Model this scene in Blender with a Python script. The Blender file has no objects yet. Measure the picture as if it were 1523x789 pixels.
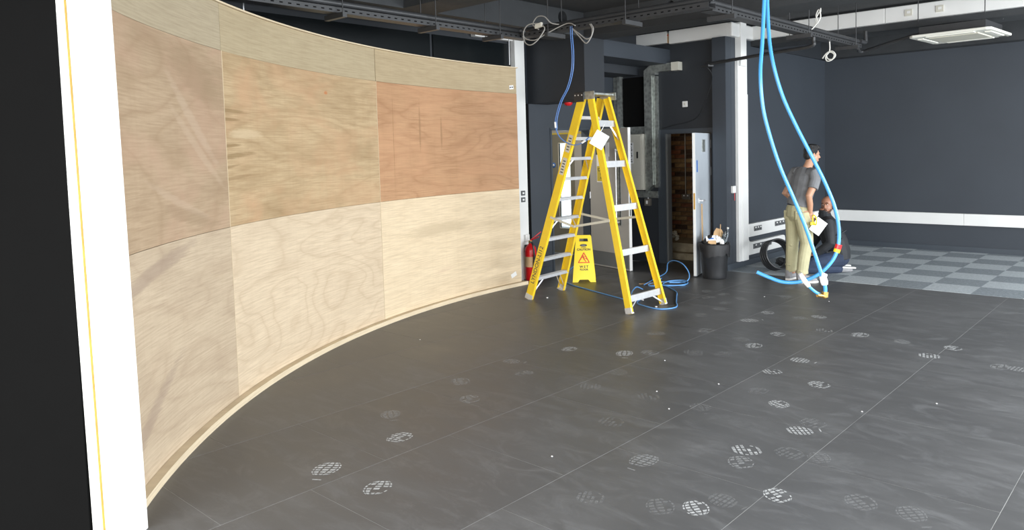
import bpy, bmesh, math, random
from mathutils import Vector, Matrix

S = bpy.context.scene
COL = S.collection
random.seed(7)
V = Vector

# ------------------------------------------------------------------ camera
CAM_H = 1.75
cam = bpy.data.cameras.new('camera')
camo = bpy.data.objects.new('camera', cam)
COL.objects.link(camo)
F_PX = 1115.03
cam.sensor_fit = 'HORIZONTAL'
cam.sensor_width = 36.0
cam.lens = F_PX / 1523.0 * 36.0
cam.shift_x = (761.5 - 819.0) / 1523.0
cam.shift_y = -(394.5 - 297.12) / 1523.0
cam.clip_start = 0.05
cam.clip_end = 200
CR = V((0.7516, 0.6591, -0.0244)); CD = V((0.0243, -0.0643, -0.9976)); CF = V((-0.6584, 0.7494, -0.0644))
CF.normalize(); CR = (CR - CF * CR.dot(CF)).normalized(); CU = CR.cross(CF)
camo.matrix_world = Matrix(((CR.x, CU.x, -CF.x, 0), (CR.y, CU.y, -CF.y, 0), (CR.z, CU.z, -CF.z, CAM_H), (0, 0, 0, 1)))
S.camera = camo

# ------------------------------------------------------------------ world and light
w = bpy.data.worlds.new('world'); S.world = w; w.use_nodes = True
bg = w.node_tree.nodes['Background']
bg.inputs[0].default_value = (0.80, 0.90, 1.0, 1); bg.inputs[1].default_value = 2.2

def area_light(name, loc, normal, sx, sy, power, color=(1, 1, 1), spread=180):
    l = bpy.data.lights.new(name, 'AREA'); l.shape = 'RECTANGLE'; l.size = sx; l.size_y = sy
    l.energy = power; l.color = color; l.spread = math.radians(spread)
    o = bpy.data.objects.new(name, l); COL.objects.link(o)
    o.location = loc
    o.rotation_euler = V(normal).to_track_quat('-Z', 'Y').to_euler()
    return o
# daylight entering through the window bands of the right wall and of the wall behind the camera
area_light('daylight_right_window', (3.40, 5.4, 1.75), (-1, 0, -0.62), 14.0, 1.9, 1650, (0.93, 0.97, 1.0))
area_light('daylight_rear_window', (-0.6, -2.85, 1.75), (0, 1, -0.50), 6.6, 1.9, 560, (1.0, 0.97, 0.93))

vs = S.view_settings
vs.view_transform = 'Standard'
try: vs.look = 'None'
except Exception: pass
vs.exposure = 0.0; vs.gamma = 1.0; vs.use_curve_mapping = False

# ------------------------------------------------------------------ materials
def new_mat(name):
    m = bpy.data.materials.new(name); m.use_nodes = True
    nt = m.node_tree; b = nt.nodes['Principled BSDF']
    return m, nt, b
def N(nt, t, **kw):
    n = nt.nodes.new(t)
    for k, v in kw.items():
        if hasattr(n, k) and not isinstance(k, int): setattr(n, k, v)
    return n
def L(nt, a, b): nt.links.new(a, b)
def ramp(nt, fac, stops):
    r = nt.nodes.new('ShaderNodeValToRGB')
    e = r.color_ramp.elements
    e[0].position = stops[0][0]; e[0].color = (*stops[0][1], 1)
    e[1].position = stops[-1][0]; e[1].color = (*stops[-1][1], 1)
    for p, c in stops[1:-1]:
        x = e.new(p); x.color = (*c, 1)
    L(nt, fac, r.inputs[0]); return r.outputs[0]
def mixc(nt, fac, a, b, mode='MIX'):
    n = nt.nodes.new('ShaderNodeMix'); n.data_type = 'RGBA'; n.blend_type = mode
    for i, x in ((0, fac), (6, a), (7, b)):
        if isinstance(x, (int, float)): n.inputs[i].default_value = x
        elif isinstance(x, tuple): n.inputs[i].default_value = (*x, 1) if len(x) == 3 else x
        else: L(nt, x, n.inputs[i])
    return n.outputs[2]
def math_(nt, op, a, b=0.0, clamp=False):
    n = nt.nodes.new('ShaderNodeMath'); n.operation = op; n.use_clamp = clamp
    for i, x in ((0, a), (1, b)):
        if isinstance(x, (int, float)): n.inputs[i].default_value = x
        else: L(nt, x, n.inputs[i])
    return n.outputs[0]
def noise(nt, vec, scale, detail=3, rough=0.5, dist=0.0):
    n = nt.nodes.new('ShaderNodeTexNoise'); n.inputs['Scale'].default_value = scale
    n.inputs['Detail'].default_value = detail; n.inputs['Roughness'].default_value = rough
    n.inputs['Distortion'].default_value = dist
    if vec is not None: L(nt, vec, n.inputs['Vector'])
    return n.outputs['Fac']
def mapping(nt, src, loc=(0, 0, 0), rot=(0, 0, 0), scale=(1, 1, 1)):
    m = nt.nodes.new('ShaderNodeMapping')
    m.inputs['Location'].default_value = loc; m.inputs['Rotation'].default_value = rot; m.inputs['Scale'].default_value = scale
    L(nt, src, m.inputs['Vector']); return m.outputs[0]

def paint(name, col, rough=0.5, metal=0.0, var=0.08, scale=3.0, bump=0.0, spec=0.5):
    m, nt, b = new_mat(name)
    tc = N(nt, 'ShaderNodeTexCoord')
    f = noise(nt, tc.outputs['Object'], scale, 4, 0.6)
    lo = tuple(c * (1 - var) for c in col); hi = tuple(min(1, c * (1 + var)) for c in col)
    L(nt, ramp(nt, f, [(0.3, lo), (0.7, hi)]), b.inputs['Base Color'])
    b.inputs['Roughness'].default_value = rough; b.inputs['Metallic'].default_value = metal
    b.inputs['Specular IOR Level'].default_value = spec
    if bump > 0:
        bp = N(nt, 'ShaderNodeBump'); bp.inputs['Strength'].default_value = bump; bp.inputs['Distance'].default_value = 0.01
        L(nt, noise(nt, tc.outputs['Object'], scale * 12, 4, 0.6), bp.inputs['Height']); L(nt, bp.outputs[0], b.inputs['Normal'])
    return m

M = {}
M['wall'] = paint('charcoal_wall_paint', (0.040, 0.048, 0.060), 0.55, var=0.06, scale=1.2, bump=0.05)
M['wall_dark'] = paint('charcoal_wall_paint_shaded', (0.024, 0.028, 0.034), 0.6, var=0.08, scale=1.2, bump=0.05)  # same charcoal wall paint, darkened to put shade into the colour
M['ceil'] = paint('dark_concrete_soffit_paint', (0.034, 0.037, 0.040), 0.75, var=0.18, scale=2.0, bump=0.25)
M['black'] = paint('matte_black_partition', (0.0050, 0.0050, 0.0050), 0.95, var=0.05, spec=0.1)
M['blackglass'] = paint('black_glazed_panel', (0.004, 0.006, 0.007), 0.22, var=0.1)
M['tray'] = paint('painted_charcoal_tray', (0.035, 0.036, 0.038), 0.45, var=0.1, scale=8)
M['trunk'] = paint('white_upvc_trunking', (0.80, 0.80, 0.78), 0.35, var=0.02)
M['steel'] = None
M['alu'] = paint('ladder_aluminium', (0.72, 0.73, 0.74), 0.38, metal=0.55, var=0.06, scale=20)
M['yellow'] = paint('yellow_fibreglass', (0.83, 0.57, 0.025), 0.38, var=0.05, scale=6)
M['signy'] = paint('yellow_sign_plastic', (0.93, 0.70, 0.02), 0.40, var=0.02)
M['red'] = paint('red_enamel', (0.60, 0.012, 0.015), 0.3, var=0.05)
M['redink'] = paint('red_print', (0.70, 0.05, 0.02), 0.5, var=0.02)
M['blkink'] = paint('black_print', (0.03, 0.03, 0.03), 0.5, var=0.02)
M['blkpl'] = paint('black_plastic', (0.022, 0.023, 0.025), 0.38, var=0.15, scale=8)
M['liner'] = paint('black_bin_liner', (0.018, 0.018, 0.020), 0.28, var=0.2, scale=14, bump=0.6)
M['bluepipe'] = paint('blue_polyethylene_pipe', (0.075, 0.33, 0.68), 0.28, var=0.03)
M['bluecable'] = paint('blue_cable_sheath', (0.10, 0.22, 0.52), 0.4, var=0.05)
M['greycable'] = paint('grey_cable_sheath', (0.30, 0.29, 0.27), 0.5, var=0.05)
M['whitecable'] = paint('white_cable_sheath', (0.72, 0.71, 0.66), 0.4, var=0.03)
M['brass'] = paint('brass_fitting', (0.60, 0.38, 0.12), 0.3, metal=0.9, var=0.1)
M['tape'] = paint('white_tape', (0.85, 0.85, 0.84), 0.6, var=0.03)
M['ivory'] = paint('cream_enclosure', (0.62, 0.60, 0.52), 0.4, var=0.02)
M['acw'] = paint('offwhite_air_conditioner_plastic', (0.80, 0.79, 0.71), 0.4, var=0.02)
M['grille'] = paint('cream_intake_grille', (0.58, 0.56, 0.47), 0.5, var=0.04, scale=40)
M['socketgrey'] = paint('grey_socket_plastic', (0.10, 0.105, 0.11), 0.4, var=0.1)
M['doorgrey'] = paint('taupe_grey_door_laminate', (0.40, 0.385, 0.36), 0.5, var=0.04)
M['doorolive'] = paint('olive_grey_door_laminate', (0.19, 0.18, 0.14), 0.5, var=0.04)
M['doorwhite'] = paint('pale_primer_door', (0.46, 0.50, 0.54), 0.5, var=0.03)
M['kick'] = paint('satin_kick_plate', (0.20, 0.21, 0.21), 0.4, metal=0.3, var=0.05)
M['paper'] = paint('white_paper', (0.85, 0.85, 0.84), 0.7, var=0.02)
M['card'] = paint('brown_cardboard', (0.55, 0.36, 0.19), 0.8, var=0.08, scale=9)
M['bluelabel'] = paint('blue_label', (0.04, 0.16, 0.50), 0.5, var=0.03)
M['signdark'] = paint('dark_grey_sign', (0.055, 0.055, 0.05), 0.5, var=0.03)
M['yellowlabel'] = paint('mustard_label', (0.62, 0.48, 0.06), 0.5, var=0.03)
M['concrete'] = paint('rough_concrete_plinth', (0.34, 0.29, 0.20), 0.9, var=0.25, scale=9, bump=0.7)
M['mortar'] = paint('dark_brown_mortar', (0.10, 0.075, 0.05), 0.95, var=0.3, scale=12, bump=0.5)  # dark brown, mottled at random
M['conduit'] = paint('grey_steel_conduit', (0.22, 0.20, 0.17), 0.4, metal=0.4, var=0.1)
M['timberwhite'] = paint('blown_out_pale_timber', (0.93, 0.92, 0.88), 0.5, var=0.02)  # pale bare timber; blown-out daylight put into the near-white colour
M['knot'] = paint('ochre_timber_gap', (0.42, 0.27, 0.05), 0.7, var=0.3, scale=6)
M['skin1'] = paint('light_tan_skin', (0.50, 0.27, 0.17), 0.5, var=0.06, scale=14)
M['skin2'] = paint('brown_skin', (0.36, 0.165, 0.10), 0.45, var=0.10, scale=14)
M['hair'] = paint('black_hair', (0.012, 0.011, 0.011), 0.5, var=0.3, scale=60, bump=0.5)
M['stubble'] = paint('dark_stubble', (0.10, 0.055, 0.04), 0.8, var=0.2, scale=60)
M['tee'] = paint('heather_grey_jersey', (0.19, 0.195, 0.205), 0.85, var=0.12, scale=9, bump=0.2)
M['khaki'] = paint('khaki_cotton', (0.47, 0.44, 0.27), 0.85, var=0.08, scale=7, bump=0.25)
M['belt'] = paint('dark_waistband', (0.03, 0.032, 0.04), 0.7, var=0.1)
M['jacket'] = paint('black_softshell', (0.020, 0.022, 0.026), 0.7, var=0.2, scale=6, bump=0.3)
M['denim'] = paint('navy_work_trousers', (0.025, 0.038, 0.075), 0.85, var=0.2, scale=10, bump=0.3)
M['shoegrey'] = paint('grey_trainer_mesh', (0.27, 0.27, 0.28), 0.7, var=0.1, scale=20)
M['shoewhite'] = paint('white_rubber_sole', (0.72, 0.71, 0.68), 0.6, var=0.04)
M['pvcskirt'] = paint('charcoal_skirting_paint', (0.055, 0.066, 0.080), 0.35, var=0.05)
M['eyew'] = paint('eye_white', (0.7, 0.68, 0.64), 0.3, var=0.01)

def galvanised():
    m, nt, b = new_mat('galvanised_steel')
    tc = N(nt, 'ShaderNodeTexCoord')
    v = N(nt, 'ShaderNodeTexVoronoi'); v.inputs['Scale'].default_value = 22; L(nt, tc.outputs['Object'], v.inputs['Vector'])
    f = math_(nt, 'ADD', math_(nt, 'MULTIPLY', v.outputs['Distance'], 0.6), math_(nt, 'MULTIPLY', noise(nt, tc.outputs['Object'], 7, 4), 0.7))
    L(nt, ramp(nt, f, [(0.3, (0.24, 0.25, 0.24)), (0.85, (0.50, 0.53, 0.50))]), b.inputs['Base Color'])
    b.inputs['Metallic'].default_value = 0.75; b.inputs['Roughness'].default_value = 0.42
    return m
M['steel'] = galvanised()

def glass_mat():
    m, nt, b = new_mat('clear_glass')
    b.inputs['Base Color'].default_value = (0.9, 0.95, 0.95, 1); b.inputs['Roughness'].default_value = 0.03
    b.inputs['Transmission Weight'].default_value = 1.0; b.inputs['IOR'].default_value = 1.45
    return m
M['glass'] = glass_mat()

def brick_mat(name, c):
    return paint(name, c, 0.95, var=0.35, scale=16, bump=0.8, spec=0.2)
BR = [brick_mat('old_brick_brown', (0.20, 0.115, 0.055)), brick_mat('old_brick_ochre', (0.28, 0.18, 0.085)),
      brick_mat('old_brick_dark', (0.07, 0.042, 0.028)), brick_mat('old_brick_red', (0.21, 0.085, 0.045))]

def vinyl_mat(k):
    m, nt, b = new_mat('charcoal_vinyl_tile_' + 'abc'[k])
    g = N(nt, 'ShaderNodeNewGeometry'); P = g.outputs['Position']
    big = noise(nt, mapping(nt, P, (k * 3.1, 0, 0)), 0.9, 5, 0.62, 0.4)
    wipe = noise(nt, mapping(nt, P, (5, 2, 0), (0, 0, 0.45), (1.1, 5.5, 1)), 1.6, 6, 0.68, 0.5)
    fine = noise(nt, P, 60, 3, 0.7)
    f = math_(nt, 'ADD', math_(nt, 'MULTIPLY', big, 0.55), math_(nt, 'ADD', math_(nt, 'MULTIPLY', wipe, 0.55), math_(nt, 'MULTIPLY', fine, 0.12)))
    base = 0.072 + 0.004 * k
    c = ramp(nt, f, [(0.42, (base * .80, base * .79, base * .78)), (0.62, (base * 1.15, base * 1.14, base * 1.13)), (0.80, (base * 1.9, base * 1.9, base * 1.9))])
    # scattered dust of the walked-on zone plus painted window sheen, towards the open side
    sx = N(nt, 'ShaderNodeSeparateXYZ'); L(nt, P, sx.inputs[0])
    zone = math_(nt, 'MULTIPLY', math_(nt, 'ADD', sx.outputs[0], 5.4), 0.30, True)
    patch = ramp(nt, noise(nt, mapping(nt, P, (9, 4, 0), (0, 0, 0.3), (1, 2.2, 1)), 2.6, 6, 0.72, 1.2), [(0.50, (0, 0, 0)), (0.74, (1, 1, 1))])
    dust = math_(nt, 'MULTIPLY', math_(nt, 'MULTIPLY', zone, patch), 0.50)
    c2 = mixc(nt, dust, c, (0.26, 0.265, 0.27))
    c3 = mixc(nt, math_(nt, 'MULTIPLY', zone, 0.36), c2, (0.16, 0.163, 0.168))  # window sheen mixed into the base colour, paler towards the right wall
    L(nt, c3, b.inputs['Base Color'])
    r = N(nt, 'ShaderNodeMapRange'); r.inputs[1].default_value = 0.35; r.inputs[2].default_value = 0.75; r.inputs[3].default_value = 0.30; r.inputs[4].default_value = 0.50
    L(nt, f, r.inputs[0]); L(nt, r.outputs[0], b.inputs['Roughness'])
    b.inputs['Specular IOR Level'].default_value = 0.5
    bp = N(nt, 'ShaderNodeBump'); bp.inputs['Strength'].default_value = 0.06; bp.inputs['Distance'].default_value = 0.004
    L(nt, noise(nt, mapping(nt, P, (0, 0, 0), (0, 0, 0.2), (4, 14, 1)), 6, 4), bp.inputs['Height']); L(nt, bp.outputs[0], b.inputs['Normal'])
    return m
VIN = [vinyl_mat(k) for k in range(3)]
M['joint'] = paint('dusty_tile_joint', (0.33, 0.33, 0.32), 0.9, var=0.35, scale=2.0)

def carpet_mat(name, lo, hi):
    m, nt, b = new_mat(name)
    g = N(nt, 'ShaderNodeNewGeometry'); P = g.outputs['Position']
    f = noise(nt, P, 150, 3, 0.8); f2 = noise(nt, P, 30, 4, 0.8)
    f = math_(nt, 'ADD', math_(nt, 'MULTIPLY', f, 0.6), math_(nt, 'MULTIPLY', f2, 0.5))
    L(nt, ramp(nt, f, [(0.35, lo), (0.75, hi)]), b.inputs['Base Color'])
    b.inputs['Roughness'].default_value = 1.0; b.inputs['Specular IOR Level'].default_value = 0.1
    bp = N(nt, 'ShaderNodeBump'); bp.inputs['Strength'].default_value = 0.8; bp.inputs['Distance'].default_value = 0.006
    L(nt, f, bp.inputs['Height']); L(nt, bp.outputs[0], b.inputs['Normal'])
    return m
CAR = [carpet_mat('pale_grey_carpet', (0.27, 0.30, 0.315), (0.58, 0.62, 0.645)), carpet_mat('mid_grey_carpet', (0.13, 0.15, 0.165), (0.36, 0.395, 0.42))]

def ply_mat(name, base, dark, seed, contour=0.5, freq=9.0, stretch=(0.55, 1.6), blotch=0.35, red=None, patches=(), rot=0.0):
    """Rotary-cut plywood face: contour-line grain, fibre streaks, blotches and the stains of each sheet. UV is in metres."""
    m, nt, b = new_mat(name)
    uvn = N(nt, 'ShaderNodeUVMap'); uvn.uv_map = 'UVMap'; uv = uvn.outputs[0]
    q = mapping(nt, uv, (seed * 3.7, seed * 1.9, 0), (0, 0, rot), (stretch[0], stretch[1], 1))
    n1 = noise(nt, q, 1.15, 2.5, 0.45, 0.35)
    s = math_(nt, 'MULTIPLY', n1, freq)
    pp = math_(nt, 'PINGPONG', s, 0.5)
    line = ramp(nt, math_(nt, 'MULTIPLY', pp, 2.0), [(0.0, (1, 1, 1)), (0.22, (0.35, 0.35, 0.35)), (0.6, (0, 0, 0))])
    fib = noise(nt, mapping(nt, uv, (seed, 0, 0), (0, 0, rot), (2.2, 55, 1)), 1.6, 5, 0.65, 0.3)
    cross = noise(nt, mapping(nt, uv, (seed * 2, 0, 0), (0, 0, 0), (16, 0.7, 1)), 1.2, 3, 0.6)
    bl = noise(nt, mapping(nt, uv, (seed * 5.1, 3, 0), (0, 0, rot), (0.7, 2.4, 1)), 1.3, 4, 0.6, 0.8)
    c = mixc(nt, math_(nt, 'MULTIPLY', line, contour), base, dark)
    c = mixc(nt, math_(nt, 'MULTIPLY', ramp(nt, bl, [(0.45, (0, 0, 0)), (0.70, (1, 1, 1))]), blotch), c, tuple(x * 0.80 for x in dark))
    c = mixc(nt, math_(nt, 'MULTIPLY', ramp(nt, fib, [(0.40, (0, 0, 0)), (0.70, (1, 1, 1))]), 0.58), c, tuple(x * 0.86 for x in dark))
    c = mixc(nt, math_(nt, 'MULTIPLY', ramp(nt, cross, [(0.48, (0, 0, 0)), (0.75, (1, 1, 1))]), 0.14), c, dark)
    if red:
        rb = noise(nt, mapping(nt, uv, (seed * 7.3, 1, 0), (0, 0, rot), (0.8, 1.5, 1)), 1.5, 3, 0.6, 0.6)
        c = mixc(nt, math_(nt, 'MULTIPLY', ramp(nt, rb, [(0.45, (0, 0, 0)), (0.7, (1, 1, 1))]), 0.55), c, red)
    wob = noise(nt, mapping(nt, uv, (seed, 9, 0), (0, 0, 0), (3, 30, 1)), 1.4, 6, 0.75)
    for (cx, cy, rx, ry, ang, pc, st) in patches:
        pm = mapping(nt, uv, (0, 0, 0), (0, 0, 0), (1, 1, 1))
        # centre, rotate and scale by hand
        sx = N(nt, 'ShaderNodeSeparateXYZ'); L(nt, pm, sx.inputs[0])
        dx = math_(nt, 'SUBTRACT', sx.outputs[0], cx); dy = math_(nt, 'SUBTRACT', sx.outputs[1], cy)
        ca, sa = math.cos(ang), math.sin(ang)
        ex = math_(nt, 'DIVIDE', math_(nt, 'ADD', math_(nt, 'MULTIPLY', dx, ca), math_(nt, 'MULTIPLY', dy, sa)), rx)
        ey = math_(nt, 'DIVIDE', math_(nt, 'SUBTRACT', math_(nt, 'MULTIPLY', dy, ca), math_(nt, 'MULTIPLY', dx, sa)), ry)
        r2 = math_(nt, 'ADD', math_(nt, 'MULTIPLY', ex, ex), math_(nt, 'MULTIPLY', ey, ey))
        r2 = math_(nt, 'ADD', r2, math_(nt, 'MULTIPLY', math_(nt, 'SUBTRACT', wob, 0.5), 2.4))
        mk = ramp(nt, r2, [(0.25, (1, 1, 1)), (0.70, (.5, .5, .5)), (1.15, (0, 0, 0))])
        c = mixc(nt, math_(nt, 'MULTIPLY', mk, st), c, pc)
    L(nt, c, b.inputs['Base Color'])
    b.inputs['Roughness'].default_value = 0.55; b.inputs['Specular IOR Level'].default_value = 0.3
    bp = N(nt, 'ShaderNodeBump'); bp.inputs['Strength'].default_value = 0.08; bp.inputs['Distance'].default_value = 0.003
    L(nt, fib, bp.inputs['Height']); L(nt, bp.outputs[0], b.inputs['Normal'])
    return m

# ------------------------------------------------------------------ mesh helpers
class MB:
    def __init__(self): self.v = []; self.f = []; self.s = []; self.uv = {}
    def add(self, vs_, fs, smooth=False):
        o = len(self.v); self.v += [tuple(p) for p in vs_]
        for f in fs: self.f.append(tuple(i + o for i in f)); self.s.append(smooth)
    def box(self, x0, x1, y0, y1, z0, z1):
        self.add([(x0, y0, z0), (x1, y0, z0), (x1, y1, z0), (x0, y1, z0), (x0, y0, z1), (x1, y0, z1), (x1, y1, z1), (x0, y1, z1)],
                 [(3, 2, 1, 0), (4, 5, 6, 7), (0, 1, 5, 4), (1, 2, 6, 5), (2, 3, 7, 6), (3, 0, 4, 7)]); return self
    def obox(self, c, ax, h):
        c = V(c); X, Y, Z = [V(a).normalized() * k for a, k in zip(ax, h)]
        if X.cross(Y).dot(Z) < 0: Z = -Z
        p = [c + X * a + Y * b + Z * d for d in (-1, 1) for a, b in ((-1, -1), (1, -1), (1, 1), (-1, 1))]
        self.add(p, [(3, 2, 1, 0), (4, 5, 6, 7), (0, 1, 5, 4), (1, 2, 6, 5), (2, 3, 7, 6), (3, 0, 4, 7)]); return self
    def beam(self, p, q, wdir, w, h):
        """rectangular bar from p to q, width w along wdir, height h across"""
        p, q = V(p), V(q); t = (q - p); Ln = t.length; t.normalize()
        a = V(wdir); a = (a - t * a.dot(t)).normalized(); b = t.cross(a)
        return self.obox((p + q) / 2, (a, b, t), (w / 2, h / 2, Ln / 2))
    def tube(self, pts, r, n=10, caps=True, hint=None, smooth=True, closed=False):
        pts = [V(p) for p in pts]; m = len(pts)
        rr = r if isinstance(r, (list, tuple)) and len(r) == m else [r] * m
        prev = V(hint) if hint else None; rings = []
        for i, p in enumerate(pts):
            if closed: t = pts[(i + 1) % m] - pts[i - 1]
            else: t = (pts[min(i + 1, m - 1)] - pts[max(i - 1, 0)])
            if t.length < 1e-9: t = V((0, 0, 1))
            t.normalize()
            if prev is None: prev = t.orthogonal()
            ref = V(hint) if hint else prev
            a = ref - t * ref.dot(t)
            if a.length < 1e-4: a = prev - t * prev.dot(t)
            if a.length < 1e-4: a = t.orthogonal()
            a.normalize(); b = t.cross(a); prev = a
            ra, rb = rr[i] if isinstance(rr[i], (tuple, list)) else (rr[i], rr[i])
            rings.append([p + a * (ra * math.cos(2 * math.pi * k / n)) + b * (rb * math.sin(2 * math.pi * k / n)) for k in range(n)])
        vs_ = [q for R_ in rings for q in R_]; fs = []
        for i in range(m if closed else m - 1):
            j = (i + 1) % m
            for k in range(n): fs.append((i * n + k, i * n + (k + 1) % n, j * n + (k + 1) % n, j * n + k))
        self.add(vs_, fs, smooth)
        if caps and not closed:
            self.add(rings[0][::-1], [tuple(range(n))]); self.add(rings[-1], [tuple(range(n))])
        return self
    def cyl(self, p, q, r, n=16, r2=None, smooth=True):
        return self.tube([p, q], [r, r if r2 is None else r2], n, smooth=smooth)
    def lathe(self, c, prof, n=32, smooth=True, axis='Z'):
        c = V(c); vs_ = []
        for (r, z) in prof:
            for k in range(n):
                a = 2 * math.pi * k / n
                vs_.append(c + (V((r * math.cos(a), r * math.sin(a), z)) if axis == 'Z' else V((r * math.cos(a), z, r * math.sin(a)))))
        fs = []
        for i in range(len(prof) - 1):
            for k in range(n): fs.append((i * n + k, i * n + (k + 1) % n, (i + 1) * n + (k + 1) % n, (i + 1) * n + k))
        self.add(vs_, fs, smooth); return self
    def prism(self, poly, o, ax, ay, depth):
        """2D polygon (ccw) in the plane o+ax*x+ay*y, extruded by depth along ax x ay"""
        o, ax, ay = V(o), V(ax).normalized(), V(ay).normalized(); nz = ax.cross(ay)
        n = len(poly); A = [o + ax * x + ay * y for x, y in poly]; B = [p + nz * depth for p in A]
        self.add(A + B, [tuple(range(n))[::-1], tuple(range(n, 2 * n))] + [(i, (i + 1) % n, n + (i + 1) % n, n + i) for i in range(n)]); return self
    def sphere(self, c, r, n=16, m=10, rot=None):
        c = V(c); r = r if isinstance(r, (tuple, list)) else (r, r, r); vs_ = []
        for i in range(m + 1):
            th = math.pi * i / m
            for k in range(n):
                a = 2 * math.pi * k / n
                p = V((r[0] * math.sin(th) * math.cos(a), r[1] * math.sin(th) * math.sin(a), r[2] * math.cos(th)))
                if rot is not None: p = rot @ p
                vs_.append(c + p)
        fs = [(i * n + k, (i + 1) * n + k, (i + 1) * n + (k + 1) % n, i * n + (k + 1) % n) for i in range(m) for k in range(n)]
        self.add(vs_, fs, True); return self
    def mesh(self, name):
        me = bpy.data.meshes.new(name); me.from_pydata(self.v, [], self.f)
        me.polygons.foreach_set('use_smooth', self.s); me.update(); return me
    def build(self, name, mat, parent=None, bevel=0, loc=None):
        me = self.mesh(name)
        if isinstance(mat, str): mat = M[mat]
        me.materials.append(mat)
        o = bpy.data.objects.new(name, me); COL.objects.link(o)
        if parent is not None: o.parent = parent
        if loc is not None: o.location = loc
        if bevel:
            b = o.modifiers.new('bevel', 'BEVEL'); b.width = bevel; b.segments = 2; b.limit_method = 'ANGLE'
        return o

def tag(o, label=None, cat=None, group=None, kind=None):
    if label: o['label'] = label
    if cat: o['category'] = cat
    if group: o['group'] = group
    if kind: o['kind'] = kind
    return o
def empty(name, loc=(0, 0, 0), rz=0, label=None, cat=None, group=None, kind=None):
    o = bpy.data.objects.new(name, None); COL.objects.link(o); o.location = loc; o.rotation_euler = (0, 0, rz); o.empty_display_size = 0.1
    return tag(o, label, cat, group, kind)
def struct(name, mb, mat, label=None):
    o = mb.build(name, mat); o['kind'] = 'structure'
    if label: o['label'] = label
    return o
def textmesh(name, txt, size, mat, parent, origin, ax, ay, align='CENTER', ext=0.0006, bold=0.0):
    cu = bpy.data.curves.new('t', 'FONT'); cu.body = txt; cu.size = size; cu.align_x = align; cu.align_y = 'CENTER'; cu.extrude = ext; cu.offset = bold
    cu.resolution_u = 3
    to = bpy.data.objects.new('t', cu); COL.objects.link(to)
    bpy.context.view_layer.update()
    me = bpy.data.meshes.new_from_object(to.evaluated_get(bpy.context.evaluated_depsgraph_get()))
    bpy.data.objects.remove(to); bpy.data.curves.remove(cu)
    ax, ay = V(ax).normalized(), V(ay).normalized(); az = ax.cross(ay); o3 = V(origin)
    me.transform(Matrix(((ax.x, ay.x, az.x, o3.x), (ax.y, ay.y, az.y, o3.y), (ax.z, ay.z, az.z, o3.z), (0, 0, 0, 1))))
    me.name = name; me.materials.clear(); me.materials.append(M[mat])
    o = bpy.data.objects.new(name, me); COL.objects.link(o); o.parent = parent
    return o
def catmull(pts, k=6, closed=False):
    P = [V(p) for p in pts]; n = len(P); out = []
    rng = range(n) if closed else range(n - 1)
    for i in rng:
        g = (lambda j: P[j % n]) if closed else (lambda j: P[max(0, min(n - 1, j))])
        a, b, c, d = g(i - 1), g(i), g(i + 1), g(i + 2)
        for s in range(k):
            t = s / k
            out.append(0.5 * ((2 * b) + (c - a) * t + (2 * a - 5 * b + 4 * c - d) * t * t + (3 * b - a - 3 * c + d) * t ** 3))
    if not closed: out.append(P[-1])
    return out

# ------------------------------------------------------------------ room shell
XL, XS, YD, YB = -7.09, -5.08, 9.68, 13.12      # left wall, plate wall, closet-door wall, far wall
ZC, ZS = 3.51, 3.21                              # ceiling, beam soffits
XR, YR = 3.6, -3.0

fl = struct('floor', MB().box(-12, XR + .1, YR - .1, YB + .1, -0.12, -0.0010), 'joint', 'dark vinyl tile floor with pale dusty joints')
# vinyl tiles, laid in staggered columns; each is an object of its own
T, TY, g = 0.940, 0.957, 0.0022
x0 = -0.695 - T * 7
tile_meshes = {}
def tile_obj(xa, xb, ya, yb, mat, name='tile'):
    key = (round(xb - xa, 3), round(yb - ya, 3), mat.name)
    if key not in tile_meshes:
        me = MB().box(0, xb - xa, 0, yb - ya, -0.006, 0.0).mesh(name); me.materials.append(mat); tile_meshes[key] = me
    o = bpy.data.objects.new(name, tile_meshes[key]); COL.objects.link(o); o.parent = fl; o.location = (xa, ya, 0); return o
YE = 9.53
for i in range(0, 12):
    xa = x0 + T * i; xb = xa + T
    off = 1.55 if i % 2 == 1 else 2.03
    for j in range(-6, 10):
        ya = off + TY * j; yb = ya + TY
        if xb < -7.0 or ya > YE: continue
        ya2, yb2 = max(ya, YR), min(yb, YE)
        xb2 = min(xb, XR)
        if xb2 - xa < 0.05 or yb2 - ya2 < 0.03: continue
        # joints along Y are wide and dusty, cross joints finer
        tile_obj(xa + g, xb2 - g, ya2 + 0.0018, yb2 - 0.0018, VIN[(i * 7 + j * 3) % 3])
# floor beyond the tiles' edge on the door side
struct('floor_2', MB().box(-6.65, XS, YE, 11.4, -0.01, -0.0002), VIN[1])
struct('floor_3', MB().box(-12, x0, 6.0, YD, -0.01, -0.0002), VIN[0])
struct('floor_4', MB().box(x0, -6.4, YE, 9.60, -0.01, -0.0001), VIN[2])
# carpet tiles
CX, CY = 0.514, 0.482
for i in range(-4, 13):
    xa = -3.04 + CX * i; xb = xa + CX
    if xb < XS: continue
    xa2 = max(xa, XS)
    for j in range(0, 8):
        ya = 9.56 + CY * j; yb = min(ya + CY, YB)
        if j == 0: ya = YE + 0.004
        if yb - ya < 0.03: continue
        o = tile_obj(xa2 + .0006, xb - .0006, ya + .0006, yb - .0006, CAR[1 if (i + j) % 2 == 0 else 0], 'carpet_tile')
        o.location.z = 0.003

# walls
struct('wall_back', MB().box(XS, XR, YB, YB + .15, 0, ZC), 'wall', 'long charcoal far wall behind the carpet')
struct('wall_side', MB().box(XS - .15, XS, YD + .004, YB + .15, 0, ZC), 'wall', 'charcoal side wall carrying white socket trunking')
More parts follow.
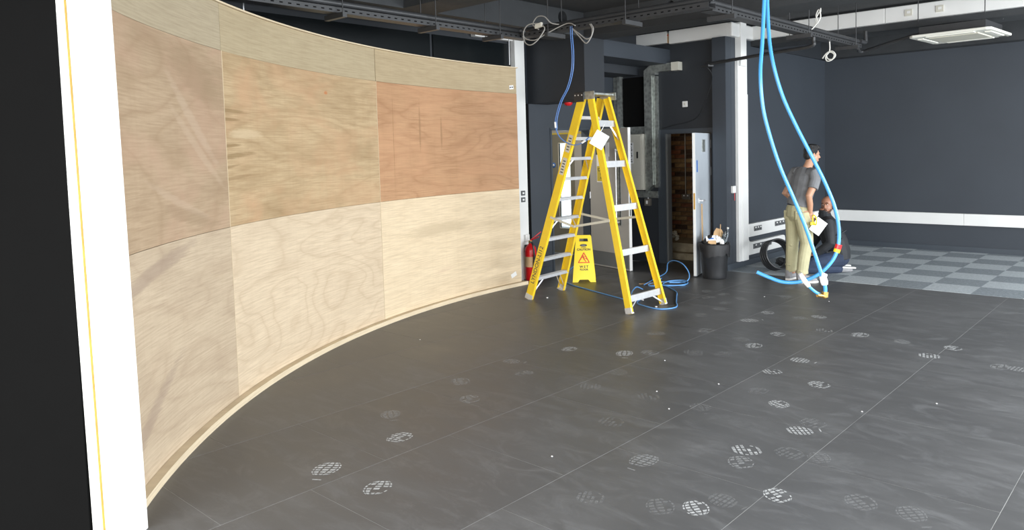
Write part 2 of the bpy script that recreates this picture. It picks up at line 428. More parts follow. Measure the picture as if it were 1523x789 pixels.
# closet wall with opening  X -6.146..-5.40, z 0..1.96
mb = MB(); mb.box(XL - .05, -6.165, YD, YD + .12, 0, ZC); mb.box(-5.385, XS - .001, YD, YD + .12, 0, ZC); mb.box(-6.165, -5.385, YD, YD + .12, 1.975, ZC)
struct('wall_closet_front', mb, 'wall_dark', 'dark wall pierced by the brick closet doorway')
struct('wall_pilaster', MB().box(-5.29, XS - .0005, 9.53, YD + .001, 0, 3.285), 'wall', 'charcoal pilaster at the corner of the closet wall')
# left wall: window-like black panels behind the plywood, doorway Y 8.10..8.98, z..2.05
mb = MB(); mb.box(XL - .12, XL, 7.62, 8.10, 0, ZC); mb.box(XL - .12, XL, 8.98, YD + .1, 0, ZC); mb.box(XL - .12, XL, 8.10, 8.98, 2.06, ZC)
struct('wall_left', mb, 'wall', 'charcoal wall around the taupe door')
mb = MB()
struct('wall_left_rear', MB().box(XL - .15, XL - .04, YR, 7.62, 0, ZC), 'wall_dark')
for k, (ya, yb) in enumerate(((-1.0, 1.15), (1.2, 3.55), (3.6, 5.95), (6.0, 7.28))):
    o = struct('window_%d' % (k + 1), MB().box(XL - .04, XL - .015, ya, yb, 0.2, 3.2), 'blackglass', 'black glazed panel above the plywood screen')
struct('wall_right', MB().box(XR, XR + .15, YR, YB, 0, 0.75).box(XR, XR + .15, YR, YB, 2.75, ZC).box(XR, XR + .15, YR, -1.65, .75, 2.75).box(XR, XR + .15, 12.45, YB, .75, 2.75), 'wall')
struct('wall_rear', MB().box(-12, XR + .15, YR - .15, YR, 0, 0.75).box(-12, XR + .15, YR - .15, YR, 2.75, ZC).box(-12, -3.95, YR - .15, YR, .75, 2.75).box(2.75, XR + .15, YR - .15, YR, .75, 2.75), 'wall')
for k in range(1, 6):
    struct('trim_%d' % k, MB().box(XR, XR + .08, -1.65 + k * 2.35 - .04, -1.65 + k * 2.35 + .04, .75, 2.75), 'trunk')
struct('ceiling', MB().box(-12, XR + .15, YR - .15, YB + .15, ZC, ZC + .12), 'ceil', 'dark painted concrete ceiling')

def beam_with_holes(name, front_y, back_y, xa, xb, z0, z1, holes):
    """cross beam (faces -Y) with round service holes cut through"""
    o = MB().box(xa, xb, front_y, back_y, z0, z1).build(name, 'ceil')
    tag(o, kind='structure')
    for hx, hz, r in holes:
        c = MB().cyl((hx, front_y - .03, hz), (hx, front_y + .16, hz), r, 20, smooth=False).build('hole', 'black')
        bo = o.modifiers.new('hole', 'BOOLEAN'); bo.operation = 'DIFFERENCE'; bo.object = c; bo.solver = 'EXACT'
        bpy.context.view_layer.update()
        me = bpy.data.meshes.new_from_object(o.evaluated_get(bpy.context.evaluated_depsgraph_get()))
        o.modifiers.clear(); o.data = me; bpy.data.objects.remove(c)
    return o
beam_with_holes('trim_6', 7.63, 8.05, -6.07, XR, ZS, ZC, [(-5.386, 3.40, .055), (-4.772, 3.42, .055)])
beam_with_holes('trim_7', 4.76, 5.19, -6.07, XR, ZS, ZC, [])
beam_with_holes('trim_8', 10.30, 10.78, XS, XR, ZS, ZC, [])
beam_with_holes('trim_9', 12.86, 13.12, XS, XR, ZS, ZC, [])
beam_with_holes('trim_10', 1.9, 2.33, -6.07, XR, ZS, ZC, [])
# long beam with its lit face towards the windows
o = MB().box(-6.55, -6.07, YR, 7.63, ZS, ZC).build('trim_11', 'ceil'); tag(o, kind='structure')
c = MB().cyl((-6.03, 7.217, 3.40), (-6.24, 7.217, 3.40), .085, 20, smooth=False).build('hole', 'black')
bo = o.modifiers.new('hole', 'BOOLEAN'); bo.operation = 'DIFFERENCE'; bo.object = c; bo.solver = 'EXACT'
bpy.context.view_layer.update()
me = bpy.data.meshes.new_from_object(o.evaluated_get(bpy.context.evaluated_depsgraph_get())); o.modifiers.clear(); o.data = me; bpy.data.objects.remove(c)
# bulkhead box over the doorway, and the stepped beams in the recess
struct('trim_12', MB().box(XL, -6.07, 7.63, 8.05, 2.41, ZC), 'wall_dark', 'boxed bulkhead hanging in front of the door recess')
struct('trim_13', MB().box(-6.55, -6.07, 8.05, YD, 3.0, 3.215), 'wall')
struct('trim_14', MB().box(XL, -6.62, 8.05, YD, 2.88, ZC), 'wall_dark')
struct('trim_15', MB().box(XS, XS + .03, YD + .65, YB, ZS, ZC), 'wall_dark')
# skirting
sk = lambda n, *b: struct(n, MB().box(*b), 'pvcskirt')
sk('baseboard_back', XS, XR, YB - .018, YB, 0, .088)
sk('baseboard_side', XS, XS + .018, 9.53, YB, 0, .088)
sk('baseboard_left', XL, XL + .018, 7.35, 8.04, 0, .10)
sk('baseboard_pillar', -5.29, XS + .018, 9.512, 9.53, 0, .09)

# added matt black partition, fills the unknown space left of the jamb
LD = V((-0.7522, -0.6590, 0)); FDv = V((-0.6590, 0.7522, 0))
P0 = V((-3.70, 1.297, 0))
pm = MB(); pm.obox(P0 + LD * 1.488 + FDv * 0.01 + V((0, 0, 1.75)), (LD, FDv, (0, 0, 1)), (1.235, .05, 1.75))
struct('wall_partition', pm, 'black', 'added matt black partition at the near left')

# ------------------------------------------------------------------ near timber posts
t = empty('timber_jamb', P0, 0, 'pale sunlit timber jamb of two boards at the near left end of the plywood', 'post')
def jb(a, b, d0, d1, z0=0, z1=3.2): # in post frame (relative to P0)
    m_ = MB().obox(LD * ((a + b) / 2) + FDv * ((d0 + d1) / 2) + V((0, 0, (z0 + z1) / 2)), (LD, FDv, (0, 0, 1)), ((b - a) / 2, (d1 - d0) / 2, (z1 - z0) / 2))
    m_.v = [tuple(V(p) + LD * (.036 + .0096 * p[2])) for p in m_.v]   # stands slightly out of plumb
    return m_
jb(0, .150, -.03, .06).build('board', 'timberwhite', t, bevel=.003)
jb(.1575, .205, -.035, .055).build('board', 'timberwhite', t, bevel=.003)
jb(.1495, .158, -.033, .04).build('filler_strip', 'knot', t)

# ------------------------------------------------------------------ curved plywood screen
CC = V((0.206, 6.914)); RP = 6.99
def cp(ang, r, z): a = math.radians(ang); return V((CC.x + r * math.cos(a), CC.y + r * math.sin(a), z))
scr = empty('curved_screen', (-6.4, 4.6, 0), 0, 'large curved wall of bare plywood sheets sweeping round the left of the room', 'screen')
off0 = V((-6.4, 4.6, 0))
def curved_panel(name, a0, a1, z0, z1, r0, r1, mat, parent, step=1.2, wave=0.0):
    n = max(2, int(abs(a1 - a0) / step)); vs_, fs, uvs = [], [], []
    for i in range(n + 1):
        a = a0 + (a1 - a0) * i / n
        rr = r0 + wave * math.sin(i / n * math.pi * 2)
        for (r, z) in ((rr, z0), (rr, z1), (r1, z1), (r1, z0)):
            vs_.append(cp(a, r, z) - off0); uvs.append((math.radians(abs(a - (a0 if a0 < -130 else -120.2))) * RP, z - z0 if name != 'edge' else z))
    for i in range(n):
        b = i * 4
        for k in range(4):
            j = (k + 1) % 4
            fs.append((b + k, b + j, b + 4 + j, b + 4 + k))
    fs.append((0, 3, 2, 1)); e = n * 4; fs.append((e, e + 1, e + 2, e + 3))
    me = bpy.data.meshes.new(name); me.from_pydata([tuple(p) for p in vs_], [], fs)
    ul = me.uv_layers.new(name='UVMap')
    for lp in me.loops: ul.data[lp.index].uv = uvs[lp.vertex_index]
    me.materials.append(mat if not isinstance(mat, str) else M[mat]); me.update()
    bm = bmesh.new(); bm.from_mesh(me); bmesh.ops.recalc_face_normals(bm, faces=bm.faces); bm.to_mesh(me); bm.free()
    o = bpy.data.objects.new(name, me); COL.objects.link(o); o.parent = parent
    return o
PALE = (0.76, 0.62, 0.43); PALED = (0.56, 0.42, 0.27)
seams = [-125.6, -140.55, -160.95, -181.55]
rowz = [0.045, 1.270, 2.507, 2.835]
pmats = {
 (0, 0): ply_mat('plywood_pale_swirled', (0.56, 0.45, 0.32), (0.39, 0.285, 0.195), 1.3, .38, 9, (.5, 1.0), .34, rot=.12, patches=[(1.3, 1.08, .75, .055, .16, (0.30, .22, .17), .55), (1.0, .22, .8, .06, .45, (0.30, .22, .17), .5)]),
 (1, 0): ply_mat('plywood_pale_contoured', (0.69, 0.56, 0.40), (0.50, 0.375, 0.25), 2.9, .45, 14, (.55, 1.15), .16, rot=.15),
 (2, 0): ply_mat('plywood_pale_plain', PALE, PALED, 4.1, .22, 7, (.45, 1.8), .10,
      patches=[(1.02, .84, .62, .085, .03, (0.52, 0.41, 0.27), .62), (1.1, .35, .2, .03, .1, (0.64, .48, .34), .35)]),
 (0, 1): ply_mat('plywood_pinkish_tan', (0.46, 0.34, 0.225), (0.32, 0.215, 0.13), 5.7, .42, 8, (.55, .9), .45, red=(0.47, .30, .21), rot=.18,
      patches=[(2.0, .72, .50, .05, -.70, (0.50, .38, .275), .45), (2.05, .55, .50, .04, -.62, (0.50, .38, .27), .4), (2.1, 1.0, .50, .14, -.35, (0.28, .20, .12), .45), (1.75, .22, .55, .03, -.30, (0.48, .36, .26), .4), (1.9, .12, .45, .05, -.2, (0.26, .18, .11), .4)]),
 (1, 1): ply_mat('plywood_yellowish_flamed', (0.54, 0.40, 0.24), (0.34, 0.22, 0.11), 7.2, .38, 10, (.26, 2.6), .50, red=(0.55, .33, .19),
      patches=[(.05, .82, .34, .016, .0, (0.22, .14, .06), .60), (.02, .76, .22, .014, .0, (0.20, .125, .05), .60), (.30, .66, .30, .040, .0, (0.66, .52, .34), .50), (.0, .57, .26, .014, .05, (0.20, .125, .05), .60), (.10, .50, .40, .022, .06, (0.20, .125, .05), .60), (.0, .42, .24, .012, .08, (0.22, .14, .06), .55), (.05, .34, .42, .014, .05, (0.24, .15, .07), .5), (1.62, 1.06, .035, .020, 0, (0.48, .18, .07), .8)]),
 (2, 1): ply_mat('plywood_orange_red', (0.53, 0.315, 0.175), (0.36, 0.185, 0.095), 8.8, .52, 12, (.4, 2.1), .25, red=(0.57, .32, .18),
      patches=[(.74, .78, .018, .30, 0, (0.33, .19, .10), .75), (1.12, .72, .018, .22, 0, (0.33, .19, .10), .7), (.27, .62, .007, .62, 0, (0.28, .15, .07), .55)]),
 (0, 2): ply_mat('plywood_band_greyish', (0.45, 0.375, 0.26), (0.35, 0.28, 0.185), 3.3, .20, 8, (.5, 2.0), .15),
 (1, 2): ply_mat('plywood_band_sandy', (0.47, 0.385, 0.25), (0.37, 0.285, 0.175), 6.1, .18, 8, (.5, 2.0), .15),
 (2, 2): ply_mat('plywood_band_straw', (0.48, 0.38, 0.24), (0.37, 0.28, 0.165), 9.9, .20, 8, (.5, 2.0), .18),
}
M['plyedge'] = ply_mat('plywood_edge_pale', (0.74, 0.62, 0.44), (0.58, .46, .31), 2.2, .15, 6, (.3, 3.0), .15)
M['plyjoint'] = paint('plywood_joint_filler', (0.62, 0.50, 0.34), .6)
for i in range(3):
    for j in range(3):
        a0, a1 = seams[i] - .03, seams[i + 1] + .03
        curved_panel('sheet', a0, a1, rowz[j] + .0012, rowz[j + 1] - .0012, RP + (.0016 if (i + j) % 2 else 0) + (.004 if j == 2 else 0), RP + .018, pmats[(i, j)], scr, wave=.002)
curved_panel('edge', seams[0], seams[3] - .15, 2.836, 2.848, RP - .012, RP + .05, M['plyedge'], scr).name = 'top_cap'
curved_panel('edge', seams[0], seams[3] - .55, 0.0, .044, RP - .055, RP + .07, M['plyedge'], scr).name = 'base_plate'
# cover battens on the two lower seams, studs on the back
for a, z0, z1 in ((seams[1], 1.27, 2.507), (seams[1], .05, 1.27), (seams[2], .05, 1.27), (seams[2], 1.27, 2.507)):
    curved_panel('edge', a - .022, a + .022, z0, z1, RP - .0008, RP + .002, M['plyjoint'], scr).name = 'joint_strip'
for k in range(12):
    a = seams[0] - 1 - k * 4.95
    mb = MB(); c = cp(a, RP + .065, 1.43) - off0; rd = (cp(a, 1, 0) - cp(a, 0, 0)).normalized()
    mb.obox(c, (rd, V((-rd.y, rd.x, 0)), (0, 0, 1)), (.045, .019, 1.40)); mb.build('stud', 'plyedge', scr)
# small white paper notes stuck on the sheets
def note(ang, z, w_, h_, tilt, label, lines=False):
    c = cp(ang, RP - .0015, z); rd = (cp(ang, 1, 0) - cp(ang, 0, 0)).normalized(); tg = V((-rd.y, rd.x, 0)) * -1
    up = V((0, 0, 1)); ax = (tg * math.cos(tilt) + up * math.sin(tilt)); ay = rd.cross(ax)
    if ay.z < 0: ay = -ay
    mb = MB(); mb.obox((0, 0, 0), (ax, ay, rd), (w_ / 2, h_ / 2, .0008))
    o = mb.build('paper_label', 'paper', loc=c); tag(o, label, 'label')
    if lines:
        for k, (u, l) in enumerate(((-.25, .14), (.06, .07), (.26, .10))):
            MB().obox(ax * w_ * u * 1.1 - rd * .001, (ax, ay, rd), (w_ * l, h_ * .17, .0006)).build('print', 'blkink', o)
note(-180.75, 2.585, .075, .05, .1, 'small white printed label near the top right corner of the plywood screen', True)
note(-180.35, .150, .10, .055, .35, 'small blank white paper stuck low at the right end of the plywood screen')

# ------------------------------------------------------------------ white vertical trunking beside the screen
t = empty('wall_trunking', (XL, 7.42, 0), 0, 'tall white trunking column rising behind the far end of the plywood', 'trunking')
MB().box(0, .085, -.10, .085, .0, 3.36).build('cover', 'trunk', t, bevel=.004)
MB().box(-.03, .05, -.78, -.10, 3.235, 3.36).build('side_arm', 'trunk', t)
MB().box(0, .03, .10, .20, .0, 2.41).build('gap_shade', 'black', t)  # black strip painting the shade of the gap beside the cover
for z in (1.10, 1.19):
    s = MB().box(.085, .097, -.055, .02, z - .033, z + .033).build('socket', 'socketgrey', t, bevel=.002)
    MB().box(.097, .099, -.035, .0, z - .012, z + .012).build('port', 'trunk', s)
s = MB().box(.085, .12, -.02, .06, .52, .62).build('fused_switch', 'trunk', t, bevel=.004)
MB().box(.085, .118, -.02, .06, .38, .48).build('junction_box', 'blkpl', t, bevel=.004)

# fire extinguisher
t = empty('fire_extinguisher', (-6.905, 7.42, 0), 0, 'red fire extinguisher with black hose standing on the floor behind the ladder', 'extinguisher')
MB().lathe((0, 0, 0), [(0, .0), (.07, .0), (.08, .02), (.08, .40), (.072, .45), (.045, .485), (.025, .50), (.022, .52), (0, .52)], 24).build('cylinder', 'red', t)
MB().cyl((0, 0, .51), (0, 0, .545), .026, 14).build('valve', 'brass', t)
mb = MB(); mb.beam((0, 0, .545), (.13, .03, .60), (0, 0, 1), .012, .02); mb.beam((0, 0, .55), (.09, .12, .66), (0, 0, 1), .010, .018); mb.build('handle', 'red', t)
MB().tube(catmull([(.02, -.02, .53), (.09, -.05, .50), (.105, -.045, .38), (.095, -.03, .25), (.095, -.03, .10)], 5), .013, 8).build('hose', 'blkpl', t)
MB().tube([(.095, -.03, .36), (.095, -.03, .12)], [.016, .026], 10).build('nozzle', 'blkpl', t)
MB().lathe((0, 0, .26), [(.0812, -.07), (.0812, .07)], 24).build('label_band', 'card', t)

# ------------------------------------------------------------------ open taupe door and doorway
# door frame lining
struct('door_1', MB().box(XL - .125, XL + .012, 8.085, 8.12, 0, 2.06).box(XL - .125, XL + .012, 8.955, 8.99, 0, 2.06).box(XL - .125, XL + .012, 8.085, 8.99, 2.05, 2.085), 'pvcskirt', 'dark frame of the doorway behind the ladder')
hinge = V((-7.06, 8.955, 0)); free = V((-6.195, 8.738, 0)); dv = (free - hinge).normalized(); dn = V((dv.y, -dv.x, 0))
if dn.y > 0: dn = -dn
DW = (free - hinge).length
door = empty('door_leaf', hinge, 0, 'taupe grey door standing open behind the yellow ladder, with pull handle and notices', 'door')
def dbox(a, b, z0, z1, d0, d1): return MB().obox(dv * ((a + b) / 2) + dn * ((d0 + d1) / 2) + V((0, 0, (z0 + z1) / 2)), (dv, dn, (0, 0, 1)), ((b - a) / 2, (d1 - d0) / 2, (z1 - z0) / 2))
dbox(0, DW - .008, .008, 2.06, -.044, 0).build('leaf', 'doorgrey', door)
dbox(DW - .008, DW + .002, .008, 2.06, -.046, .001).build('white_edge', 'trunk', door)
dbox(DW + .002, DW + .0035, .80, 1.30, -.032, -.014).build('edge_seal', 'blkpl', door)
dbox(0.01, DW - .02, .03, .235, 0, .002).build('kick_plate', 'kick', door)
dbox(.63, .72, .65, 1.80, 0, .004).build('pull_plate', 'steel', door)
h = MB(); o_ = dn * .05 + dv * .672
h.tube(catmull([dn * .004 + dv * .672 + V((0, 0, 1.74)), o_ + V((0, 0, 1.74)), o_ + V((0, 0, 1.70)), o_ + V((0, 0, 1.0)), o_ + V((0, 0, .72)), dn * .004 + dv * .672 + V((0, 0, .70))], 4), .011, 8)
h.build('pull_handle', 'alu', door)
dbox(.695, .712, .66, 1.78, .004, .006).build('plate_slot', 'blkpl', door)
sg = dbox(.15, .41, 1.68, 1.86, 0, .003).build('dark_sign', 'signdark', door)
textmesh('sign_text', 'OFFICE', .052, 'paper', sg, dv * .28 + dn * .0045 + V((0, 0, 1.72)), dv, (0, 0, 1), bold=.001)
dbox(.38, .47, 1.65, 1.86, .0, .0035).build('paper_tab', 'tape', door)
wp = dbox(.17, .45, 1.27, 1.68, 0, .0025).build('white_notice', 'paper', door)
yp = dbox(.18, .44, 1.285, 1.51, .0025, .004).build('yellow_notice', 'yellowlabel', wp)
textmesh('notice_text', 'Caution', .068, 'blkink', door, dv * .31 + dn * .0052 + V((0, 0, 1.455)), dv, (0, 0, 1), bold=.001)
textmesh('notice_text', 'Riser', .052, 'blkink', door, dv * .31 + dn * .0052 + V((0, 0, 1.395)), dv, (0, 0, 1))
textmesh('notice_text', 'room', .052, 'blkink', door, dv * .31 + dn * .0052 + V((0, 0, 1.335)), dv, (0, 0, 1))
for z in (.25, 1.02, 1.80): MB().cyl(V((0, 0, z)) + dn * .004, V((0, 0, z + .1)) + dn * .004, .011, 8).build('hinge', 'alu', door)

# room behind the doorway
mb = MB(); mb.box(-12, -8.56, YD + .02, YD + .14, 0, 2.9).box(-7.74, XL - .12, YD + .02, YD + .14, 0, 2.9).box(-8.56, -7.74, YD + .02, YD + .14, 2.04, 2.9)
struct('wall_lobby_back', mb, 'doorgrey')
struct('wall_lobby_left', MB().box(-9.2, -9.1, 5.6, YD + .1, 0, 2.9), 'doorgrey')
struct('wall_lobby_front', MB().box(-9.2, XL - .12, 5.5, 5.6, 0, 2.9), 'doorgrey')
struct('ceiling_lobby', MB().box(-9.2, XL - .12, 5.5, YD + .14, 2.8, 2.9), 'ivory')
lb = area_light('lobby_fill_light', (-8.1, 8.0, 2.70), (0, 0, -1), .6, 1.2, 38, (1.0, .93, .80))  # added light, no such lamp visible; brightens the room behind the doorway
d2 = empty('door_leaf', (-8.52, YD + .04, 0), 0, 'olive grey lobby door with a tall bright vision panel, seen through the doorway', 'door')
mb = MB(); mb.box(0, .225, -.04, 0, .01, 2.03); mb.box(.475, .56, -.04, 0, .01, 2.03); mb.box(.225, .475, -.04, 0, .01, .44); mb.box(.225, .475, -.04, 0, 1.88, 2.03)
mb.build('leaf', 'doorolive', d2)
MB().box(.56, .78, -.035, 0, .01, 2.03).build('side_leaf', 'doorgrey', d2)
MB().box(.215, .485, -.046, -.038, .43, .445).box(.215, .485, -.046, -.038, 1.875, 1.89).box(.215, .228, -.046, -.038, .43, 1.89).box(.472, .485, -.046, -.038, .43, 1.89).build('glazing_bead', 'ivory', d2)
MB().box(.225, .475, -.022, -.016, .44, 1.88).build('pane', 'glass', d2)
MB().lathe((.105, -.0405, 1.51), [(0, -.001), (.045, -.001), (.045, .001), (0, .001)], 20, axis='Y').build('blue_disc_sign', 'bluelabel', d2)
MB().lathe((.105, -.043, 1.51), [(0, -.0006), (.018, -.0006), (.018, .0006), (0, .0006)], 14, axis='Y').build('disc_symbol', 'paper', d2)
MB().box(.02, .20, -.0415, -.04, .05, .28).build('kick_plate', 'kick', d2)
MB().cyl((.0, -.02, 1.98), (.56, -.02, 1.98), .0, 4)
MB().box(0, .78, -.03, .02, 2.03, 2.055).build('head_strip', 'yellowlabel', d2)

# red ceiling sounder beside the blue cables
t = empty('alarm_sounder', (-6.62, 7.95, 2.41), 0, 'small red alarm sounder under the dark bulkhead', 'alarm')
MB().lathe((0, 0, 0), [(0, -.045), (.035, -.042), (.055, -.022), (.058, 0)], 20).build('dome', 'red', t)

# ------------------------------------------------------------------ consumer unit and galvanised trunking
t = empty('steel_trunking', (-6.7, YD - .003, 1.0), 0, 'galvanised steel trunking framing the cream fuse board, with an arm reaching right', 'trunking')
def rel(mb_fn, base): pass
B0 = V((-6.7, YD, 1.0))
def sbox(x0_, x1_, y0_, y1_, z0_, z1_): return MB().box(x0_ - B0.x, x1_ - B0.x, y0_ - B0.y, y1_ - B0.y, z0_ - B0.z, z1_ - B0.z)
sbox(-7.085, -6.99, YD - .05, YD, 2.08, 2.92).build('left_upright', 'steel', t)
sbox(-6.985, -6.93, YD - .09, YD, 2.08, 2.88).build('left_channel', 'steel', t)
sbox(-7.07, -6.42, YD - .03, YD, 1.985, 2.10).build('crossbar', 'steel', t)
sbox(-6.92, -6.30, YD - .045, YD, 1.0, 1.10).build('bottom_bar', 'steel', t)
mb = MB()
for poly, d in (([(-6.475, 1.08), (-6.34, 1.20), (-6.34, 2.86), (-6.475, 2.86)], .10),):
    mb.prism([(x - B0.x, z - B0.z) for x, z in poly], (0, -.0, 0), (1, 0, 0), (0, 0, 1), d)
mb.build('right_upright', 'steel', t)
sbox(-6.335, -6.275, YD - .06, YD, 1.16, 2.84).build('right_channel', 'steel', t)
mb = MB(); mb.prism([(x - B0.x, z - B0.z) for x, z in [(-6.475, 2.862), (-6.275, 2.862), (-6.275, 2.90), (-5.99, 2.90), (-5.99, 3.01), (-6.36, 3.01), (-6.475, 2.93)]], (0, 0, 0), (1, 0, 0), (0, 0, 1), .10)
mb.build('top_arm', 'steel', t)
sbox(-5.988, -5.86, YD - .11, YD, 2.892, 3.015).build('end_cap', 'ivory', t, bevel=.003)
# the black rounded plate above the fuse board
def rrect(w_, h_, r, n=5):
    out = []
    for cx_, cy_, a0 in ((w_ / 2 - r, h_ / 2 - r, 0), (-w_ / 2 + r, h_ / 2 - r, 90), (-w_ / 2 + r, -h_ / 2 + r, 180), (w_ / 2 - r, -h_ / 2 + r, 270)):
        for k in range(n + 1):
            a = math.radians(a0 + 90 * k / n); out.append((cx_ + r * math.cos(a), cy_ + r * math.sin(a)))
    return out
o = MB().prism(rrect(.43, .76, .03), (0, 0, 0), (1, 0, 0), (0, 0, 1), .035).build('blank_panel', 'black', loc=(-6.70, YD, 2.475))
tag(o, 'tall black rounded panel above the cream fuse board', 'panel')
t = empty('fuse_board', (-6.69, YD - .03, 1.55), 0, 'cream metal fuse board on the wall behind the ladder', 'fuse board')
MB().box(-.235, .205, -.12, .03, -.43, .43).build('body', 'ivory', t, bevel=.012)
MB().box(-.21, .18, -.128, -.12, -.20, .40).build('door', 'ivory', t, bevel=.004)
MB().box(-.21, .18, -.126, -.12, -.41, -.22).build('lower_cover', 'ivory', t, bevel=.003)
s = MB().box(-.17, .04, -.131, -.128, -.02, .30).build('circuit_chart', 'tape', t)
for k in range(10): MB().box(-.01, .022 - .01 * (k % 3), -.1325, -.131, .0 + .03 * k, .016 + .03 * k).build('print', 'blkink', s)
MB().box(.10, .125, -.134, -.128, .06, .16).build('catch', 'blkpl', t)
MB().box(-.16, -.07, -.1315, -.128, -.14, -.06).build('yellow_label', 'yellowlabel', t)
MB().box(-.08, -.02, -.1315, -.128, -.19, -.165).build('white_label', 'tape', t)
MB().box(-.05, -.025, -.1325, -.131, -.188, -.168).build('print', 'blkink', t)
t = empty('isolator_switch', (-6.485, YD, .93), 0, 'small grey metal isolator box below the steel trunking', 'switch')
MB().box(-.05, .05, -.055, 0, -.055, .055).build('box', 'conduit', t, bevel=.004)
MB().box(-.015, .015, -.065, -.055, -.025, .025).build('toggle', 'tape', t, bevel=.003)
MB().cyl((0, -.02, .055), (0, -.02, .066), .012, 8).build('gland', 'alu', t)

# white switch plate on dark wall
t = empty('wall_switch', (-5.82, YD, 2.395), 0, 'single white switch plate high on the dark wall above the closet door', 'switch')
MB().box(-.043, .043, -.012, 0, -.043, .043).build('plate', 'trunk', t, bevel=.004)
MB().box(-.012, .012, -.017, -.012, -.018, .018).build('rocker', 'ivory', t, bevel=.002)

# ------------------------------------------------------------------ brick closet
fr = MB(); Y_ = YD
fr.box(-6.30, -6.165, Y_ - .022, Y_ + .12, 0, 2.03).box(-5.385, -5.31, Y_ - .022, Y_ + .12, 0, 2.03).box(-6.30, -5.31, Y_ - .0225, Y_ + .12, 1.965, 2.032)
struct('door_2', fr, 'pvcskirt', 'dark painted frame of the brick closet')
struct('trim_16', MB().box(-6.165, -6.135, Y_ + .0, Y_ + .10, 0, 1.965), 'kick', 'worn pale inner stop of the closet frame')
wc = struct('wall_closet_back', MB().box(-7.6, -5.2, 11.02, 11.12, 0, 2.6), 'mortar', 'old brick wall inside the closet')
BL, BH = .225, .075
bm_cache = []
for k in range(8):
    mb = MB(); rnd = random.Random(k)
    dx = [rnd.uniform(-.006, .006) for _ in range(4)]; dp = rnd.uniform(-.006, .008)
    a, b_ = -.107 + dx[0], .107 + dx[1]; c0, c1 = -.032 + dx[2] * .5, .032 + dx[3] * .5
    mb.add([(a, -.012 - dp, c0), (b_, -.012 + dp * .3, c0), (b_ - .003, -.012 - dp * .2, c1), (a + .003, -.012 + dp * .2, c1), (a, .03, c0), (b_, .03, c0), (b_, .03, c1), (a, .03, c1)],
           [(0, 1, 2, 3), (1, 5, 6, 2), (5, 4, 7, 6), (4, 0, 3, 7), (3, 2, 6, 7), (4, 5, 1, 0)])
    for q in range(4):
        me = mb.mesh('brick'); me.materials.append(BR[q]); bm_cache.append(me)
rb = random.Random(3)
for r in range(28):
    for c in range(6):
        x = -6.95 + c * BL + (BL / 2 if r % 2 else 0)
        if x > -5.6: continue
        q = rb.choices((0, 1, 2, 3), (5, 4, 2, 2))[0]
        o = bpy.data.objects.new('brick', bm_cache[rb.randrange(8) * 4 + q]); COL.objects.link(o); o.parent = wc
        o.location = (x, 11.012, .26 + r * BH)
wc2 = struct('wall_closet_side', MB().box(-5.60, -5.2, YD + .12, 11.12, 0, 2.6), 'mortar')
for r in range(28):
    for c in range(5):
        y = 9.95 + c * BL + (BL / 2 if r % 2 else 0)
        if y > 10.95: continue
        q = rb.choices((0, 1, 2, 3), (5, 3, 4, 2))[0]
        o = bpy.data.objects.new('brick', bm_cache[rb.randrange(8) * 4 + q]); COL.objects.link(o); o.parent = wc2
        o.location = (-5.605, y, .26 + r * BH); o.rotation_euler = (0, 0, math.pi * -.5)
struct('wall_closet_left', MB().box(-7.1, -7.0, YD + .12, 11.12, 0, 2.6), 'mortar')
struct('ceiling_closet', MB().box(-7.1, -5.2, YD + .12, 11.12, 2.5, 2.6), 'mortar')
t = struct('trim_17', MB().box(-7.0, -5.62, 10.30, 11.0, 0, .235), 'concrete', 'raised concrete step at the back of the closet')
struct('trim_18', MB().box(-7.0, -5.62, 10.12, 10.30, 0, .10), 'concrete')
o = MB().tube([(0, 0, 1.15), (0, 0, 0.06)], .012, 8).build('conduit', 'conduit')
o.parent = None; o.location = (-6.60, 10.955, .90); tag(o, 'thin steel conduit dropping down the brick wall of the closet', 'conduit')
t = empty('twin_socket', (-6.585, 10.985, .93), 0, 'grey metal double socket at the foot of the closet conduit', 'socket')
MB().box(-.075, .075, -.05, 0, -.045, .045).build('box', 'conduit', t, bevel=.004)
for sx in (-.035, .035): MB().box(sx - .012, sx + .012, -.054, -.05, .01, .03).build('rocker', 'tape', t)
t = empty('junction_box', (-6.40, 10.985, 1.50), 0, 'beige square junction box on the closet bricks beside the conduit', 'box')
MB().box(-.065, .065, -.06, 0, -.07, .07).build('lid', 'grille', t, bevel=.004)
# crumpled rag on the step
mb = MB(); rr = random.Random(5)
for k in range(10): mb.sphere((rr.uniform(-.04, .04), rr.uniform(-.03, .03), .03 + k * .014), (.035, .03, .022), 8, 5)
o = mb.build('crumpled_rag', 'grille', loc=(-6.50, 10.45, .235)); tag(o, 'crumpled pale rag on the concrete step inside the closet', 'rag')
area_light('closet_fill_light', (-6.2, 10.2, 2.3), (0, .25, -1), .25, .25, 1.1, (1.0, .72, .42))  # unseen warm fill for the closet bricks

# white closet door, open
hg = V((-5.395, 9.655, 0)); fe = V((-5.165, 8.835, 0)); av = (fe - hg).normalized(); an = V((-av.y, av.x, 0))
if an.x < 0: an = -an
AW = (fe - hg).length
door3 = empty('door_leaf', hg, 0, 'pale primed door standing open beside the black bin', 'door')
def abox(a, b, z0, z1, d0, d1): return MB().obox(av * ((a + b) / 2) + an * ((d0 + d1) / 2) + V((0, 0, (z0 + z1) / 2)), (av, an, (0, 0, 1)), ((b - a) / 2, (d1 - d0) / 2, (z1 - z0) / 2))
abox(0, AW, .012, 1.95, -.044, 0).build('leaf', 'doorwhite', door3, bevel=.002)
abox(AW, AW + .002, .02, 1.945, -.040, -.004).build('lipping', 'trunk', door3)
abox(AW + .002, AW + .0035, .92, 1.14, -.034, -.010).build('lock_plate', 'brass', door3)
abox(.34, .50, 1.69, 1.86, 0, .006).build('vent_plate', 'steel', door3, bevel=.003)
